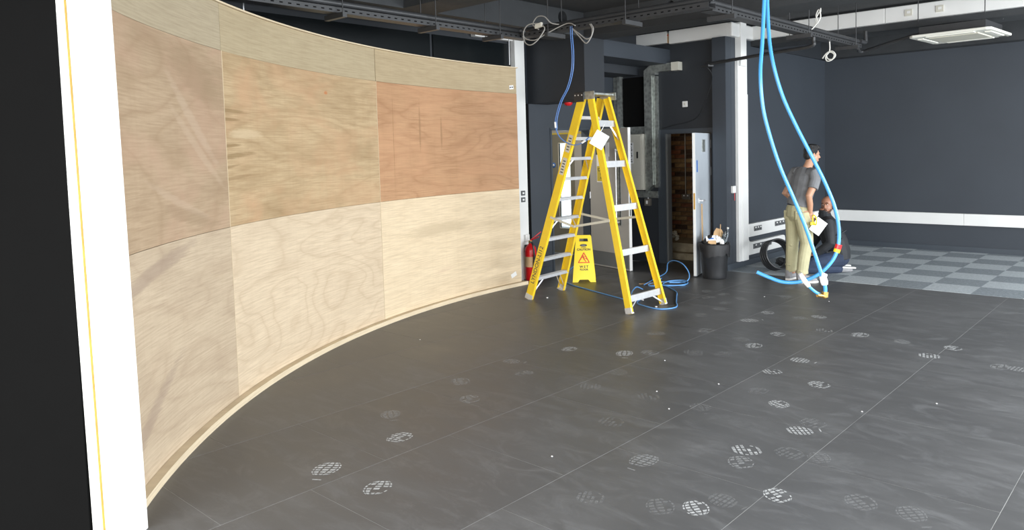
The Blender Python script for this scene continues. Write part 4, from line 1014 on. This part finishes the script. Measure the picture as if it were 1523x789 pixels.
# ------------------------------------------------------------------ big blue pipes
def pipe(name, pts, label, r=.0122):
    base = V(pts[0]); base.z = ZC
    o = empty(name, base, 0, label, 'pipe')
    MB().tube([p - base for p in catmull(pts, 7)], r, 14).build('pipe_run', 'bluepipe', o)
    return o, base
A_ = [(-2.185, 4.665, 3.505), (-2.18, 4.64, 3.15), (-2.173, 4.612, 2.817), (-2.165, 4.553, 2.426), (-2.153, 4.496, 2.208), (-2.142, 4.507, 1.995), (-2.107, 4.537, 1.802), (-2.059, 4.579, 1.607), (-2.001, 4.63, 1.424), (-1.943, 4.681, 1.236), (-1.898, 4.72, 1.06), (-1.866, 4.749, 0.928), (-1.846, 4.766, 0.84), (-1.844, 4.767, 0.790)]
o, b = pipe('blue_water_pipe', A_, 'light blue plastic pipe hanging from the ceiling, left one, ending in a brass elbow')
mb = MB(); mb.tube([p - b for p in catmull([(-1.850, 4.764, 0.776), (-1.875, 4.727, 0.790), (-1.909, 4.671, 0.839), (-1.945, 4.61, 0.925)], 6)], .010, 10); mb.build('return_tail', 'bluepipe', o)
MB().cyl(V((-1.844, 4.767, .80)) - b, V((-1.845, 4.766, .765)) - b, .021, 8).sphere(V((-1.848, 4.762, .772)) - b, .019, 10, 6).cyl(V((-1.846, 4.764, .772)) - b, V((-1.878, 4.722, .782)) - b, .015, 8).build('brass_elbow', 'brass', o)
MB().tube([V(p) - b for p in [(-1.858, 4.756, .905), (-1.850, 4.763, .865), (-1.847, 4.765, .845)]], [.022, .025, .020], 10).build('tape_wrap', 'tape', o)
MB().tube([V(p) - b for p in [(-1.862, 4.750, .915), (-1.835, 4.770, .905)]], [.014, .010], 8).build('tape_tail', 'tape', o)
MB().tube([V(p) - b for p in [(-1.912, 4.667, .845), (-1.930, 4.637, .885), (-1.945, 4.61, .93)]], [.014, .017, .012], 10).build('tape_wrap', 'tape', o)
B_ = [(-2.165, 4.83, 3.505), (-2.19, 4.78, 3.15), (-2.204, 4.718, 2.838), (-2.18, 4.673, 2.525), (-2.139, 4.642, 2.302), (-2.094, 4.682, 2.084), (-2.029, 4.739, 1.887), (-1.953, 4.805, 1.687), (-1.884, 4.866, 1.501), (-1.834, 4.909, 1.331), (-1.815, 4.927, 1.176), (-1.824, 4.918, 1.051), (-1.861, 4.886, 0.963), (-1.929, 4.853, 0.89), (-2.021, 4.799, 0.844), (-2.118, 4.754, 0.837), (-2.205, 4.717, 0.866), (-2.28, 4.691, 0.899)]
o, b = pipe('blue_water_pipe', B_, 'light blue plastic pipe hanging from the ceiling, right one, curling up at its open end')
MB().cyl(V((-1.815, 4.925, 1.092)) - b, V((-1.822, 4.92, 1.062)) - b, .022, 10).build('red_coupling', 'red', o)
MB().cyl(V((-1.822, 4.92, 1.062)) - b, V((-1.828, 4.915, 1.04)) - b, .021, 10).build('yellow_coupling', 'signy', o)

# blue thin cable coils on the floor by the ladder, with cardboard
def fcable(name, pts, label, r=.007):
    base = V((pts[0][0], pts[0][1], 0)); q = [V((p[0], p[1], p[2] if len(p) > 2 else r)) - base for p in pts]
    o = MB().tube(catmull(q, 6), r, 8).build(name, 'bluecable', loc=base); tag(o, label, 'cable')
    o.data.materials[0] = M['bluefloor']; return o
M['bluefloor'] = paint('bright_blue_cable_sheath', (0.12, 0.33, 0.68), 0.4, var=0.05)
fcable('blue_floor_cable', [(-5.02, 7.70), (-4.98, 7.35), (-4.86, 6.98), (-4.69, 6.867), (-4.453, 6.816), (-4.36, 7.0), (-4.513, 7.256), (-4.66, 7.50), (-4.832, 7.771), (-5.10, 8.0), (-5.238, 8.104), (-5.30, 8.35), (-5.15, 8.50), (-4.98, 8.25, .012), (-5.10, 7.98, .02), (-5.35, 8.10, .02), (-5.45, 8.40, .02)], 'large loop of blue cable on the floor at the right foot of the ladder')
fcable('blue_floor_cable', [(-5.42, 7.95), (-5.55, 8.40), (-5.63, 8.80, .03), (-5.60, 8.80, .16), (-5.45, 8.72, .22), (-5.25, 8.62, .20), (-5.12, 8.56, .09), (-5.10, 8.45), (-5.2, 8.2, .02)], 'arched end of blue cable rising from the coil on the floor')
fcable('blue_floor_cable', [(-5.15, 8.08), (-5.32, 7.92), (-5.40, 8.10), (-5.28, 8.30), (-5.08, 8.36), (-4.98, 8.20), (-5.08, 8.05, .018), (-5.25, 8.00, .018), (-5.36, 8.16, .018)], 'small tight coil of blue cable on the cardboard scrap')
fcable('blue_floor_cable', [(-7.35, 9.0), (-7.0, 8.35), (-6.6, 7.72), (-6.25, 7.45), (-5.85, 7.30), (-5.45, 7.16), (-5.15, 7.06), (-4.95, 6.98)], 'long blue cable trailing across the floor from the doorway to the ladder')
o = fcable('blue_floor_cable', [(-4.95, 7.0, .09), (-5.02, 7.12, .10), (-5.12, 7.35, .10), (-5.22, 7.62, .02)], 'short stiff piece of blue cable propped at the ladder foot')
o = MB().tube(catmull([(0, 0, 0), (.04, .02, .01), (.09, .02, -.01), (.2, .03, -.03)], 4), .008, 6).build('cable_tie_end', 'tape', loc=(-5.02, 7.02, .055)); tag(o, 'white taped cable end lying by the near right ladder foot', 'cable')
o = MB().prism([(-.17, -.05), (.05, -.09), (.20, .02), (.02, .07)], (0, 0, 0), (.752, .659, 0), (-.659, .752, 0), .004).build('cardboard_scrap', 'card', loc=(-5.42, 8.12, .001)); tag(o, 'flat brown cardboard scrap under the blue cable coil', 'cardboard')
# small debris specks
for k, (x, y) in enumerate([(-5.893, 6.6), (-3.145, 8.236), (-2.687, 4.21), (-2.953, 4.468), (-1.664, 4.923), (-1.329, 5.372), (-3.336, 5.175), (-2.683, 4.883), (-5.562, 4.412), (-2.791, 3.133), (-3.841, 8.089), (-4.55, 6.90)]):
    rr = random.Random(k); mb = MB(); r = .007 if k not in (0, 11) else .016
    mb.sphere((0, 0, r * .4), (r, r * .8, r * .4), 7, 4)
    o = mb.build('debris_chip', 'tape', loc=(x, y, 0)); tag(o, {0: 'larger white chip lying between the left feet of the stepladder', 11: 'larger white chip beside the right feet of the stepladder'}.get(k, 'tiny white chip of debris on the dark floor'), 'debris', group='white chips scattered on the dark floor')

# ------------------------------------------------------------------ dusty shoe prints on the tiles
def dust_mat(name, op):
    m, nt, b = new_mat(name)
    b.inputs['Base Color'].default_value = (.52, .53, .53, 1); b.inputs['Roughness'].default_value = .95
    b.inputs['Specular IOR Level'].default_value = 0.1
    g_ = N(nt, 'ShaderNodeTexCoord')
    f = noise(nt, g_.outputs['Object'], 26, 3, .6)
    a = math_(nt, 'MULTIPLY', ramp(nt, f, [(.30, (.35, .35, .35)), (.52, (1, 1, 1))]), op)
    L(nt, a, b.inputs['Alpha']); return m
DM = [dust_mat('dust_strong', .95), dust_mat('dust_medium', .42), dust_mat('dust_faint', .17)]
def print_mesh(k, seed):
    """ball of the sole: bulging net of blocks like the treads; heel bars fainter"""
    rr = random.Random(seed); mb = MB(); nx, ny = 5, 6
    def wp_(u, v_):   # u,v in -1..1 to globe-like grid
        yy = v_ * .066; xx = math.sin(u * math.pi / 2) * .052 * math.sqrt(max(0.0, 1 - (v_ * .93) ** 2)); return xx + .006 * v_, yy
    for i in range(nx):
        for j in range(ny):
            if rr.random() < .06: continue
            u0, u1 = -1 + 2 * (i + .12) / nx, -1 + 2 * (i + .86) / nx; v0, v1 = -1 + 2 * (j + .16) / ny, -1 + 2 * (j + .80) / ny
            q = [wp_(u0, v0), wp_(u1, v0), wp_(u1, v1), wp_(u0, v1)]
            mb.add([(x, y, 0) for x, y in q], [(0, 1, 2, 3)])
    for j in range(3):
        if rr.random() < .6: continue
        y = -.092 - j * .016; w_ = .020 - .004 * abs(j - 1)
        mb.add([(-w_, y, 0), (w_ * .8, y - .004, 0), (w_ * .8, y + .004, 0), (-w_, y + .008, 0)], [(0, 1, 2, 3)])
    me = mb.mesh('shoe_print'); me.materials.append(DM[k]); return me
PM = {(k, s): print_mesh(k, s) for k in range(3) for s in range(3)}
FPS = [(-3.682, 2.23, 0.7), (-3.255, 2.266, 0.8), (-3.733, 2.777, 0.8), (-4.117, 2.992, 0.6), (-3.92, 3.536, 0.6), (-4.282, 3.771, 0.4), (-4.351, 4.405, 0.5), (-4.029, 4.218, 0.5), (-4.209, 4.991, 0.8), (-3.733, 5.159, 0.8), (-3.571, 5.309, 0.4), (-3.444, 7.328, 0.9), (-3.439, 6.897, 0.8), (-2.973, 6.534, 0.9), (-2.966, 6.032, 0.9), (-2.464, 5.831, 0.9), (-2.505, 5.405, 0.9), (-2.944, 7.441, 0.8), (-3.075, 7.282, 0.6), (-2.687, 6.92, 0.6), (-2.364, 6.936, 0.7), (-4.032, 7.863, 0.5), (-4.349, 7.697, 0.5), (-4.044, 7.532, 0.5), (-3.944, 7.21, 0.6), (-3.954, 6.839, 0.6), (-3.583, 6.276, 0.4), (-3.15, 6.162, 0.3), (-3.045, 5.64, 0.3), (-3.26, 5.509, 0.3), (-3.647, 8.239, 0.5), (-3.84, 8.774, 0.5), (-4.306, 7.972, 0.4), (-4.561, 8.026, 0.4), (-2.099, 5.306, 0.8), (-2.151, 4.741, 0.9), (-1.846, 4.363, 0.8), (-1.832, 4.535, 0.3), (-1.756, 4.003, 0.25), (-1.602, 4.045, 0.2), (-1.585, 3.47, 0.9), (-1.238, 3.65, 0.35), (-1.99, 6.907, 0.5), (-1.59, 6.928, 0.7), (-1.682, 6.564, 0.7), (-1.053, 6.561, 0.6), (-1.172, 6.556, 0.4), (-2.388, 4.918, 0.3), (-1.014, 3.676, 0.15), (-1.965, 3.895, 0.8), (-1.834, 3.102, 1.0), (-2.348, 3.413, 0.4), (-2.304, 2.871, 0.3), (-1.978, 3.008, 0.25), (-1.771, 3.252, 0.2), (-2.852, 3.785, 0.2), (-3.287, 5.543, 0.3), (-3.453, 4.69, 0.25), (-2.939, 4.341, 0.25), (-3.413, 4.278, 0.2), (-2.54, 4.371, 0.2), (-1.913, 3.722, 0.4), (-3.899, 5.901, 0.4)]
rr = random.Random(11)
for i, (x, y, s) in enumerate(FPS):
    o = bpy.data.objects.new('shoe_print', PM[(0 if s >= .7 else 1 if s >= .4 else 2, i % 3)]); COL.objects.link(o); o.parent = fl
    o.location = (x, y, .0009); o.rotation_euler = (0, 0, math.radians(41 + rr.uniform(-38, 38) + (0 if rr.random() < .6 else 60)))
    sc = rr.uniform(1.0, 1.2); o.scale = (sc * 1.22, sc * 1.12, 1)

# ------------------------------------------------------------------ people
def solid(name, parts, mat, parent, voxel=.006, smooth=3):
    """build one continuous surface from overlapping lofts, by voxel remeshing"""
    mb = MB()
    for p in parts:
        if p[0] == 't': mb.tube(p[1], p[2], 14, hint=p[3] if len(p) > 3 else None)
        elif p[0] == 'e': mb.sphere(p[1], p[2], 18, 12, rot=p[3] if len(p) > 3 else None)
        elif p[0] == 'b': mb.obox(p[1], p[2], p[3])
    o = mb.build('tmp', mat)
    r = o.modifiers.new('r', 'REMESH'); r.mode = 'VOXEL'; r.voxel_size = voxel; r.use_smooth_shade = True
    s = o.modifiers.new('s', 'SMOOTH'); s.iterations = smooth; s.factor = .5
    bpy.context.view_layer.update()
    me = bpy.data.meshes.new_from_object(o.evaluated_get(bpy.context.evaluated_depsgraph_get()))
    bpy.data.objects.remove(o)
    me.name = name; me.polygons.foreach_set('use_smooth', [True] * len(me.polygons))
    o = bpy.data.objects.new(name, me); COL.objects.link(o); o.parent = parent
    return o
def hand(wrist, fdir, palm_n, side, curl=.6, L_=.185):
    """palm + 4 fingers + thumb; fdir fingers direction, palm_n direction the palm faces, side = thumb side"""
    f, n_, s_ = V(fdir).normalized(), V(palm_n).normalized(), V(side).normalized(); w_ = V(wrist); out = []
    out.append(('t', [w_, w_ + f * .03, w_ + f * .085], [(.026, .018), (.036, .016), (.040, .013)], s_))
    for k, (off, ln) in enumerate(((.029, .072), (.010, .080), (-.010, .075), (-.028, .058))):
        b = w_ + f * .082 + s_ * off; pts = [b]; d = f.copy()
        for q in range(3):
            ang = curl * (.5 + .5 * q); d = (d * math.cos(ang) + n_ * math.sin(ang)).normalized(); n2 = n_; b = b + d * ln * (.42, .32, .26)[q]; pts.append(b)
        out.append(('t', [w_ + f * .05 + s_ * off] + pts, [.009, .0095, .009, .0085, .007]))
    b = w_ + f * .022 + s_ * .026
    out.append(('t', [b, b + s_ * .026 + f * .022 + n_ * .012, b + s_ * .030 + f * .052 + n_ * .024, b + s_ * .022 + f * .075 + n_ * .034], [.013, .011, .010, .008]))
    return out
def head(c, fwd, up, scale=1.0):
    f, u = V(fwd).normalized(), V(up).normalized(); f = (f - u * f.dot(u)).normalized(); r = f.cross(u)
    R = Matrix((r, f, u)).transposed(); k = scale; c = V(c)
    P = lambda x, y, z: c + r * x * k + f * y * k + u * z * k
    parts = [('e', P(0, -.012, .030), (.076 * k, .095 * k, .090 * k), R), ('e', P(0, .022, -.035), (.060 * k, .068 * k, .078 * k), R),
             ('e', P(0, .052, -.082), (.034 * k, .032 * k, .026 * k), R), ('t', [P(0, .084, .018), P(0, .099, -.012), P(0, .110, -.028)], [.010 * k, .012 * k, .016 * k]),
             ('e', P(0, .088, -.058), (.024 * k, .012 * k, .008 * k), R), ('e', P(0, .086, -.070), (.021 * k, .012 * k, .007 * k), R),
             ('e', P(-.030, .076, .030), (.022 * k, .012 * k, .007 * k), R), ('e', P(.030, .076, .030), (.022 * k, .012 * k, .007 * k), R)]
    for s in (-1, 1): parts.append(('e', P(s * .078, -.008, -.008), (.010 * k, .020 * k, .031 * k), R))
    return parts, P, R

# --- man standing, back to us, looking over to the right
ma = empty('person', (-3.925, 9.27, 0), 0, 'standing man in grey t-shirt and khaki trousers, seen from behind, holding papers', 'person')
f_ = V((.48, .877, 0)).normalized(); r_ = V((f_.y, -f_.x, 0)); U_ = V((0, 0, 1))
def Q(x, y, z): return r_ * x + f_ * y + U_ * z
hdv = (f_ * .95 + r_ * .25 - U_ * .16)
hp, HP, HR = head(Q(.075, .145, 1.625), hdv, U_ + f_ * .14 + r_ * .05, .98)
pelv = Q(0, -.01, .93); chest = Q(.03, .07, 1.25)
sL, sR = Q(-.175, .085, 1.405), Q(.215, .075, 1.395)
eR, wR = Q(.240, -.040, 1.115), Q(.190, .025, .905)
eL, wL = Q(-.27, -.01, 1.13), Q(-.25, .16, .99)
hipL, hipR = Q(-.095, 0, .92), Q(.095, 0, .92)
knL, anL = Q(-.115, -.01, .50), Q(-.135, -.0, .09)
knR, anR = Q(.115, .03, .50), Q(.10, -.03, .09)
side = r_
body = [('t', [Q(0, 0, .86), Q(.005, 0, .95), Q(.015, .03, 1.08), Q(.025, .06, 1.25), Q(.02, .08, 1.38), Q(.03, .09, 1.44)], [(.15, .10), (.155, .105), (.14, .10), (.165, .11), (.15, .09), (.07, .06)], side),
        ('t', [Q(.03, .085, 1.42), Q(.05, .11, 1.49), Q(.07, .135, 1.57)], [.062, .054, .056]),
        ('t', [sL, Q(-.235, .07, 1.27), eL, wL], [.055, .046, .040, .027]), ('t', [sR, Q(.240, .045, 1.26), eR, Q(.222, -.005, 1.01), wR], [.056, .050, .042, .038, .027]),
        ('t', [hipL, knL, Q(-.125, -.01, .34), anL], [.095, .060, .056, .040], side), ('t', [hipR, knR, Q(.108, -.0, .34), anR], [.095, .060, .056, .040], side),
        ('e', Q(.02, .08, 1.405), (.19, .07, .05), Matrix((r_, f_, U_)).transposed())] + hp
body += hand(wR, Q(-.05, .25, -.95), Q(-.9, .3, .05), Q(.2, .95, .1), .55) + hand(wL, Q(.3, .8, -.35), Q(.6, -.2, -.6), Q(0, .3, .9), .5)
solid('body', body, 'skin1', ma, .006, 3)
tee = [('t', [Q(.0, -.005, .985), Q(.005, .0, 1.02), Q(.015, .03, 1.10), Q(.025, .055, 1.22), Q(.02, .075, 1.34), Q(.025, .085, 1.41), Q(.035, .095, 1.465)], [(.178, .135), (.176, .133), (.160, .122), (.180, .130), (.186, .120), (.165, .092), (.078, .070)], side),
       ('t', [Q(-.10, .08, 1.40), sL, Q(-.215, .06, 1.33), Q(-.245, .03, 1.22)], [.075, .072, .067, .066]), ('t', [Q(.13, .075, 1.395), sR, Q(.235, .060, 1.31), Q(.248, .010, 1.205)], [.075, .074, .069, .068])]
solid('t_shirt', tee, 'tee', ma, .006, 2)
solid('belt', [('t', [Q(0, -.002, .955), Q(.002, -.001, 1.0)], [(.170, .126), (.168, .125)], side)], 'belt', ma, .006, 1)
tr = [('t', [Q(0, -.0, .985), Q(0, -.01, .93), Q(0, -.012, .86), Q(0, 0, .80)], [(.166, .122), (.178, .135), (.182, .140), (.15, .10)], side),
      ('t', [Q(-.092, -.015, .90), Q(-.10, -.005, .74), knL, Q(-.128, -.01, .34), Q(-.137, -.012, .17), Q(-.14, -.005, .12)], [(.105, .128), (.098, .105), (.076, .082), (.072, .080), (.066, .074), (.070, .080)], side),
      ('t', [Q(.092, -.015, .90), Q(.105, -.0, .74), knR, Q(.112, -.01, .34), Q(.104, -.03, .17), Q(.10, -.03, .12)], [(.105, .128), (.098, .105), (.078, .084), (.072, .080), (.066, .074), (.070, .080)], side)]
tr += [('t', [Q(x - .07, y, z), Q(x, y - .012, z + .008), Q(x + .07, y, z - .004)], [.004, .009, .004]) for x, y, z in ((-.128, -.072, .20), (.106, -.088, .15), (-.11, -.070, .46))]
solid('trousers', tr, 'khaki', ma, .006, 2)
for s in (-1, 1):   # back pockets
    MB().obox(Q(s * .075, -.126, .865), (r_ - f_ * s * .25, f_ + r_ * s * .25, U_), (.046, .005, .055)).build('back_pocket', 'khaki', ma, bevel=.006)
hpts = [('e', HP(0, -.022, .042), (.081, .094, .090), HR), ('e', HP(0, -.058, -.012), (.068, .052, .062), HR), ('e', HP(0, .050, .098), (.058, .050, .030), HR), ('e', HP(.0, .0, .112), (.070, .080, .028), HR)]
for s in (-1, 1): hpts.append(('t', [HP(s * .074, .012, .05), HP(s * .078, .012, .0)], [.012, .007]))
rr = random.Random(8)
for k in range(26):
    a = rr.uniform(-2.6, 2.6); hpts.append(('t', [HP(.05 * math.sin(a), -.02 + .06 * math.cos(a), .095), HP(.072 * math.sin(a), -.01 + .08 * math.cos(a), .122 + rr.uniform(-.01, .012))], [.018, .006]))
solid('hair', hpts, 'hair', ma, .005, 2)
def shoe(parent, heel, toe, mat='shoegrey'):
    h_, t_ = V(heel), V(toe); d = (t_ - h_).normalized(); Ln = (t_ - h_).length; s_ = V((d.y, -d.x, 0))
    up_ = [('t', [h_ + d * .01 + U_ * .045, h_ + d * .05 + U_ * .055, h_ + d * .12 + U_ * .055, h_ + d * .19 + U_ * .042, h_ + d * (Ln - .02) + U_ * .034], [(.038, .040), (.044, .052), (.046, .050), (.050, .038), (.038, .024)], s_),
           ('t', [h_ + d * .045 + U_ * .05, h_ + d * .04 + U_ * .135], [.046, .044])]
    o = solid('shoe', up_, mat, parent, .005, 2)
    pl2 = [(.0, -.030), (.05, -.038), (.12, -.036), (.20, -.048), (Ln - .03, -.040), (Ln + .002, -.012), (Ln + .002, .014), (Ln - .03, .042), (.20, .048), (.12, .040), (.05, .038), (.0, .030)]
    q = MB().prism(pl2, h_ + U_ * .0, d, V((-d.y, d.x, 0)), .026).build('sole', 'shoewhite', o, bevel=.004)
    MB().tube([h_ + d * .11 - s_ * .02 + U_ * .094, h_ + d * .11 + s_ * .02 + U_ * .094, h_ + d * .145 - s_ * .02 + U_ * .083, h_ + d * .145 + s_ * .02 + U_ * .083], .004, 6).build('laces', 'shoewhite', o)
base = V((-3.925, 9.27, 0))
shoe(ma, Q(-.125, -.085, 0), Q(-.245, .155, 0)); shoe(ma, Q(.085, -.105, 0), Q(.175, .155, 0))
# things in his right hand
hb = base + wR + Q(.03, .05, -.07)
ax = (IR * .80 + U_ * -.60).normalized()
o = MB().obox((0, 0, 0), (ax, IF.cross(ax), IF), (.075, .095, .002)).build('paper_sheet', 'paper', loc=hb + IR * .02 + U_ * -.105 + IF * .05); tag(o, 'cream paper card hanging from the standing man\'s right hand', 'paper')
o = crumple('folded_paper', 'paper', None, (.03, .05, .035), 3, 'crumpled white paper in the standing man\'s right hand', 'paper', hb + IR * .01 + U_ * .035 - IF * .03)
t = empty('tape_measure', hb - IR * .05 + IF * .075 + U_ * (-.01), 0, 'bright yellow tape loop held by the standing man', 'tape')
MB().tube(catmull([(0, 0, .05), (-.01, 0, .0), (.0, 0, -.05), (.03, 0, -.07), (.04, 0, -.02), (.03, 0, .03)], 5, True), (.004, .014) and .008, 8, closed=True).build('yellow_loop', 'signy', t)
MB().obox((-.01, 0, -.055), (IR, U_, IF), (.03, .02, .012)).build('case', 'signy', t, bevel=.005)

# --- kneeling man
kb = V((-3.935, 10.12, 0))
mk = empty('person', kb, 0, 'kneeling bald man in a black jacket and navy trousers, sitting on his heels', 'person')
f2 = V((-.80, -.60, 0)).normalized(); r2 = V((f2.y, -f2.x, 0))   # he faces left in the picture; his right side away
if r2.dot(IF) > 0: r2 = -r2
r2 = V((f2.y, -f2.x, 0))
def K(x, y, z): return r2 * x + f2 * y + U_ * z
hd2 = (f2 * .62 + IF * .75 - U_ * .12)
hp2, HP2, HR2 = head(K(0, -.05, .925), hd2, U_ + f2 * .15, 1.0)
shL, shR = K(-.20, .0, .70), K(.20, .02, .70)
elL, elR = K(-.265, -.02, .44), K(.265, .03, .44)
waL, waR = K(-.17, .17, .275), K(.15, .22, .285)
body2 = [('t', [K(0, -.17, .20), K(0, -.15, .32), K(0, -.09, .50), K(0, -.03, .66), K(0, 0, .75)], [(.16, .12), (.155, .12), (.17, .12), (.18, .10), (.08, .07)], r2),
         ('t', [K(0, 0, .73), K(0, .01, .80), K(0, -.01, .87)], [.064, .060, .062]),
         ('t', [shL, elL, waL], [.055, .045, .028]), ('t', [shR, elR, waR], [.055, .045, .028]),
         ('t', [K(-.10, -.16, .20), K(-.15, .26, .10)], [.10, .072]), ('t', [K(.10, -.16, .20), K(.15, .26, .10)], [.10, .072]),
         ('t', [K(-.15, .26, .075), K(-.12, -.10, .065), K(-.10, -.19, .06)], [.066, .058, .042]), ('t', [K(.15, .26, .075), K(.12, -.10, .065), K(.10, -.19, .06)], [.066, .058, .042])] + hp2
body2 += hand(waL, K(.45, .75, -.25), K(0, .1, -1), K(1, -.4, .1), .35) + hand(waR, K(-.45, .75, -.25), K(0, .1, -1), K(-1, -.4, .1), .35)
solid('body', body2, 'skin2', mk, .006, 2)
jk = [('t', [K(0, -.20, .19), K(0, -.19, .28), K(0, -.15, .42), K(0, -.085, .57), K(0, -.03, .69), K(0, -.01, .775), K(0, -.01, .835)], [(.205, .150), (.205, .160), (.20, .165), (.205, .15), (.195, .125), (.115, .09), (.082, .074)], r2),
      ('t', [K(-.12, -.01, .70), shL, K(-.25, -.01, .57), elL, K(-.23, .06, .36), waL], [.085, .082, .074, .068, .060, .048]), ('t', [K(.12, 0, .70), shR, K(.25, .03, .57), elR, K(.22, .10, .36), waR], [.085, .082, .074, .068, .060, .048])]
jk += [('t', [K(-.20, -.24 + .05 * k, .60 - .11 * k), K(-.235, -.10, .52 - .10 * k), K(-.21, .03, .46 - .08 * k)], [.010, .016, .010]) for k in range(3)]
solid('jacket', jk, 'jacket', mk, .006, 2)
solid('collar', [('t', [K(0, -.012, .80), K(0, -.012, .860)], [(.085, .078), (.078, .074)], r2)], 'jacket', mk, .006, 1)
tk = [('t', [K(-.10, -.19, .20), K(-.125, .02, .18), K(-.15, .20, .14), K(-.155, .29, .09)], [.125, .110, .094, .078]), ('t', [K(.10, -.19, .20), K(.125, .02, .18), K(.15, .20, .14), K(.155, .29, .09)], [.125, .110, .094, .078]),
      ('t', [K(-.155, .29, .088), K(-.135, .05, .080), K(-.115, -.15, .072), K(-.105, -.20, .066)], [.086, .080, .070, .058]), ('t', [K(.155, .29, .088), K(.135, .05, .080), K(.115, -.15, .072), K(.105, -.20, .066)], [.086, .080, .070, .058]),
      ('e', K(0, -.19, .20), (.17, .15, .13), Matrix((r2, f2, U_)).transposed())]
solid('trousers', tk, 'denim', mk, .006, 2)
# face details
for s in (-1, 1):
    MB().sphere(HP2(s * .030, .078, .016), (.011, .008, .006), 8, 6, HR2).build('eye', 'eyew', mk)
    MB().sphere(HP2(s * .030, .085, .016), (.005, .003, .005), 8, 6, HR2).build('iris', 'blkink', mk)
    MB().tube([HP2(s * .014, .088, .036), HP2(s * .030, .088, .042), HP2(s * .046, .078, .036)], .004, 6).build('eyebrow', 'hair', mk)
solid('beard', [('t', [HP2(-.060, .035, -.060), HP2(-.040, .066, -.092), HP2(0, .080, -.104), HP2(.040, .066, -.092), HP2(.060, .035, -.060)], [.012, .014, .017, .014, .012]), ('t', [HP2(-.026, .094, -.062), HP2(0, .102, -.047), HP2(.026, .094, -.062)], [.005, .006, .005])], 'stubble', mk, .004, 2)
MB().tube([HP2(-.018, .099, -.066), HP2(0, .103, -.064), HP2(.018, .099, -.066)], .0028, 6).build('mouth', 'stubble', mk)
# his trainers, soles turned up behind him
for s, dx in ((-1, -.03), (1, .02)):
    a, b_ = K(s * .095 + dx, -.18, .055), K(s * .085 + dx, -.34, .045)
    o = solid('shoe', [('t', [a, (a + b_) / 2, b_], [(.034, .038), (.042, .034), (.038, .024)], r2)], 'shoegrey', mk, .005, 2)
    d = (b_ - a).normalized(); nrm_ = (U_ - d * U_.dot(d)).normalized() * 1
    MB().obox((a + b_) / 2 + nrm_ * .034 + d * .01, (d, r2, nrm_), (.115, .038, .010)).build('sole', 'shoewhite', o, bevel=.006)

# ------------------------------------------------------------------ black hose coil on the floor behind the standing man
t = empty('hose_coil', (-4.50, 9.86, .235), 0, 'black ring-shaped coil of hose standing on the carpet left of the standing man', 'coil')
nv = (IF * .80 + U_ * .22 + IR * .25).normalized(); e1 = (IR - nv * IR.dot(nv)).normalized(); e2 = nv.cross(e1)
for k in range(7):
    r = .205 - .004 * (k % 2); off = (k - 3) * .024
    MB().tube([nv * off + (e1 * math.cos(a) + e2 * math.sin(a)) * r for a in [2 * math.pi * q / 40 for q in range(40)]], .0135, 8, closed=True).build('hose_turn', 'blkpl', t)
# things lying behind it
o = crumple('black_tool_bag', 'blkpl', None, (.10, .07, .06), 12, 'small black tool pouch lying behind the ring-shaped coil', 'tool bag', V((-4.64, 10.35, .06)))
o = MB().lathe((0, 0, 0), [(0, -.012), (.03, -.012), (.035, 0), (.03, .012), (0, .012)], 14, axis='Y').build('brass_connector', 'brass', loc=(-4.45, 10.52, .04)); tag(o, 'small brass connector on the carpet seen through the coil', 'fitting')
o = MB().box(-.06, .06, -.04, .04, 0, .17).build('blue_tub', 'bluecable', loc=(-4.40, 10.55, .003), bevel=.01); tag(o, 'small blue container on the carpet between the two men', 'container')
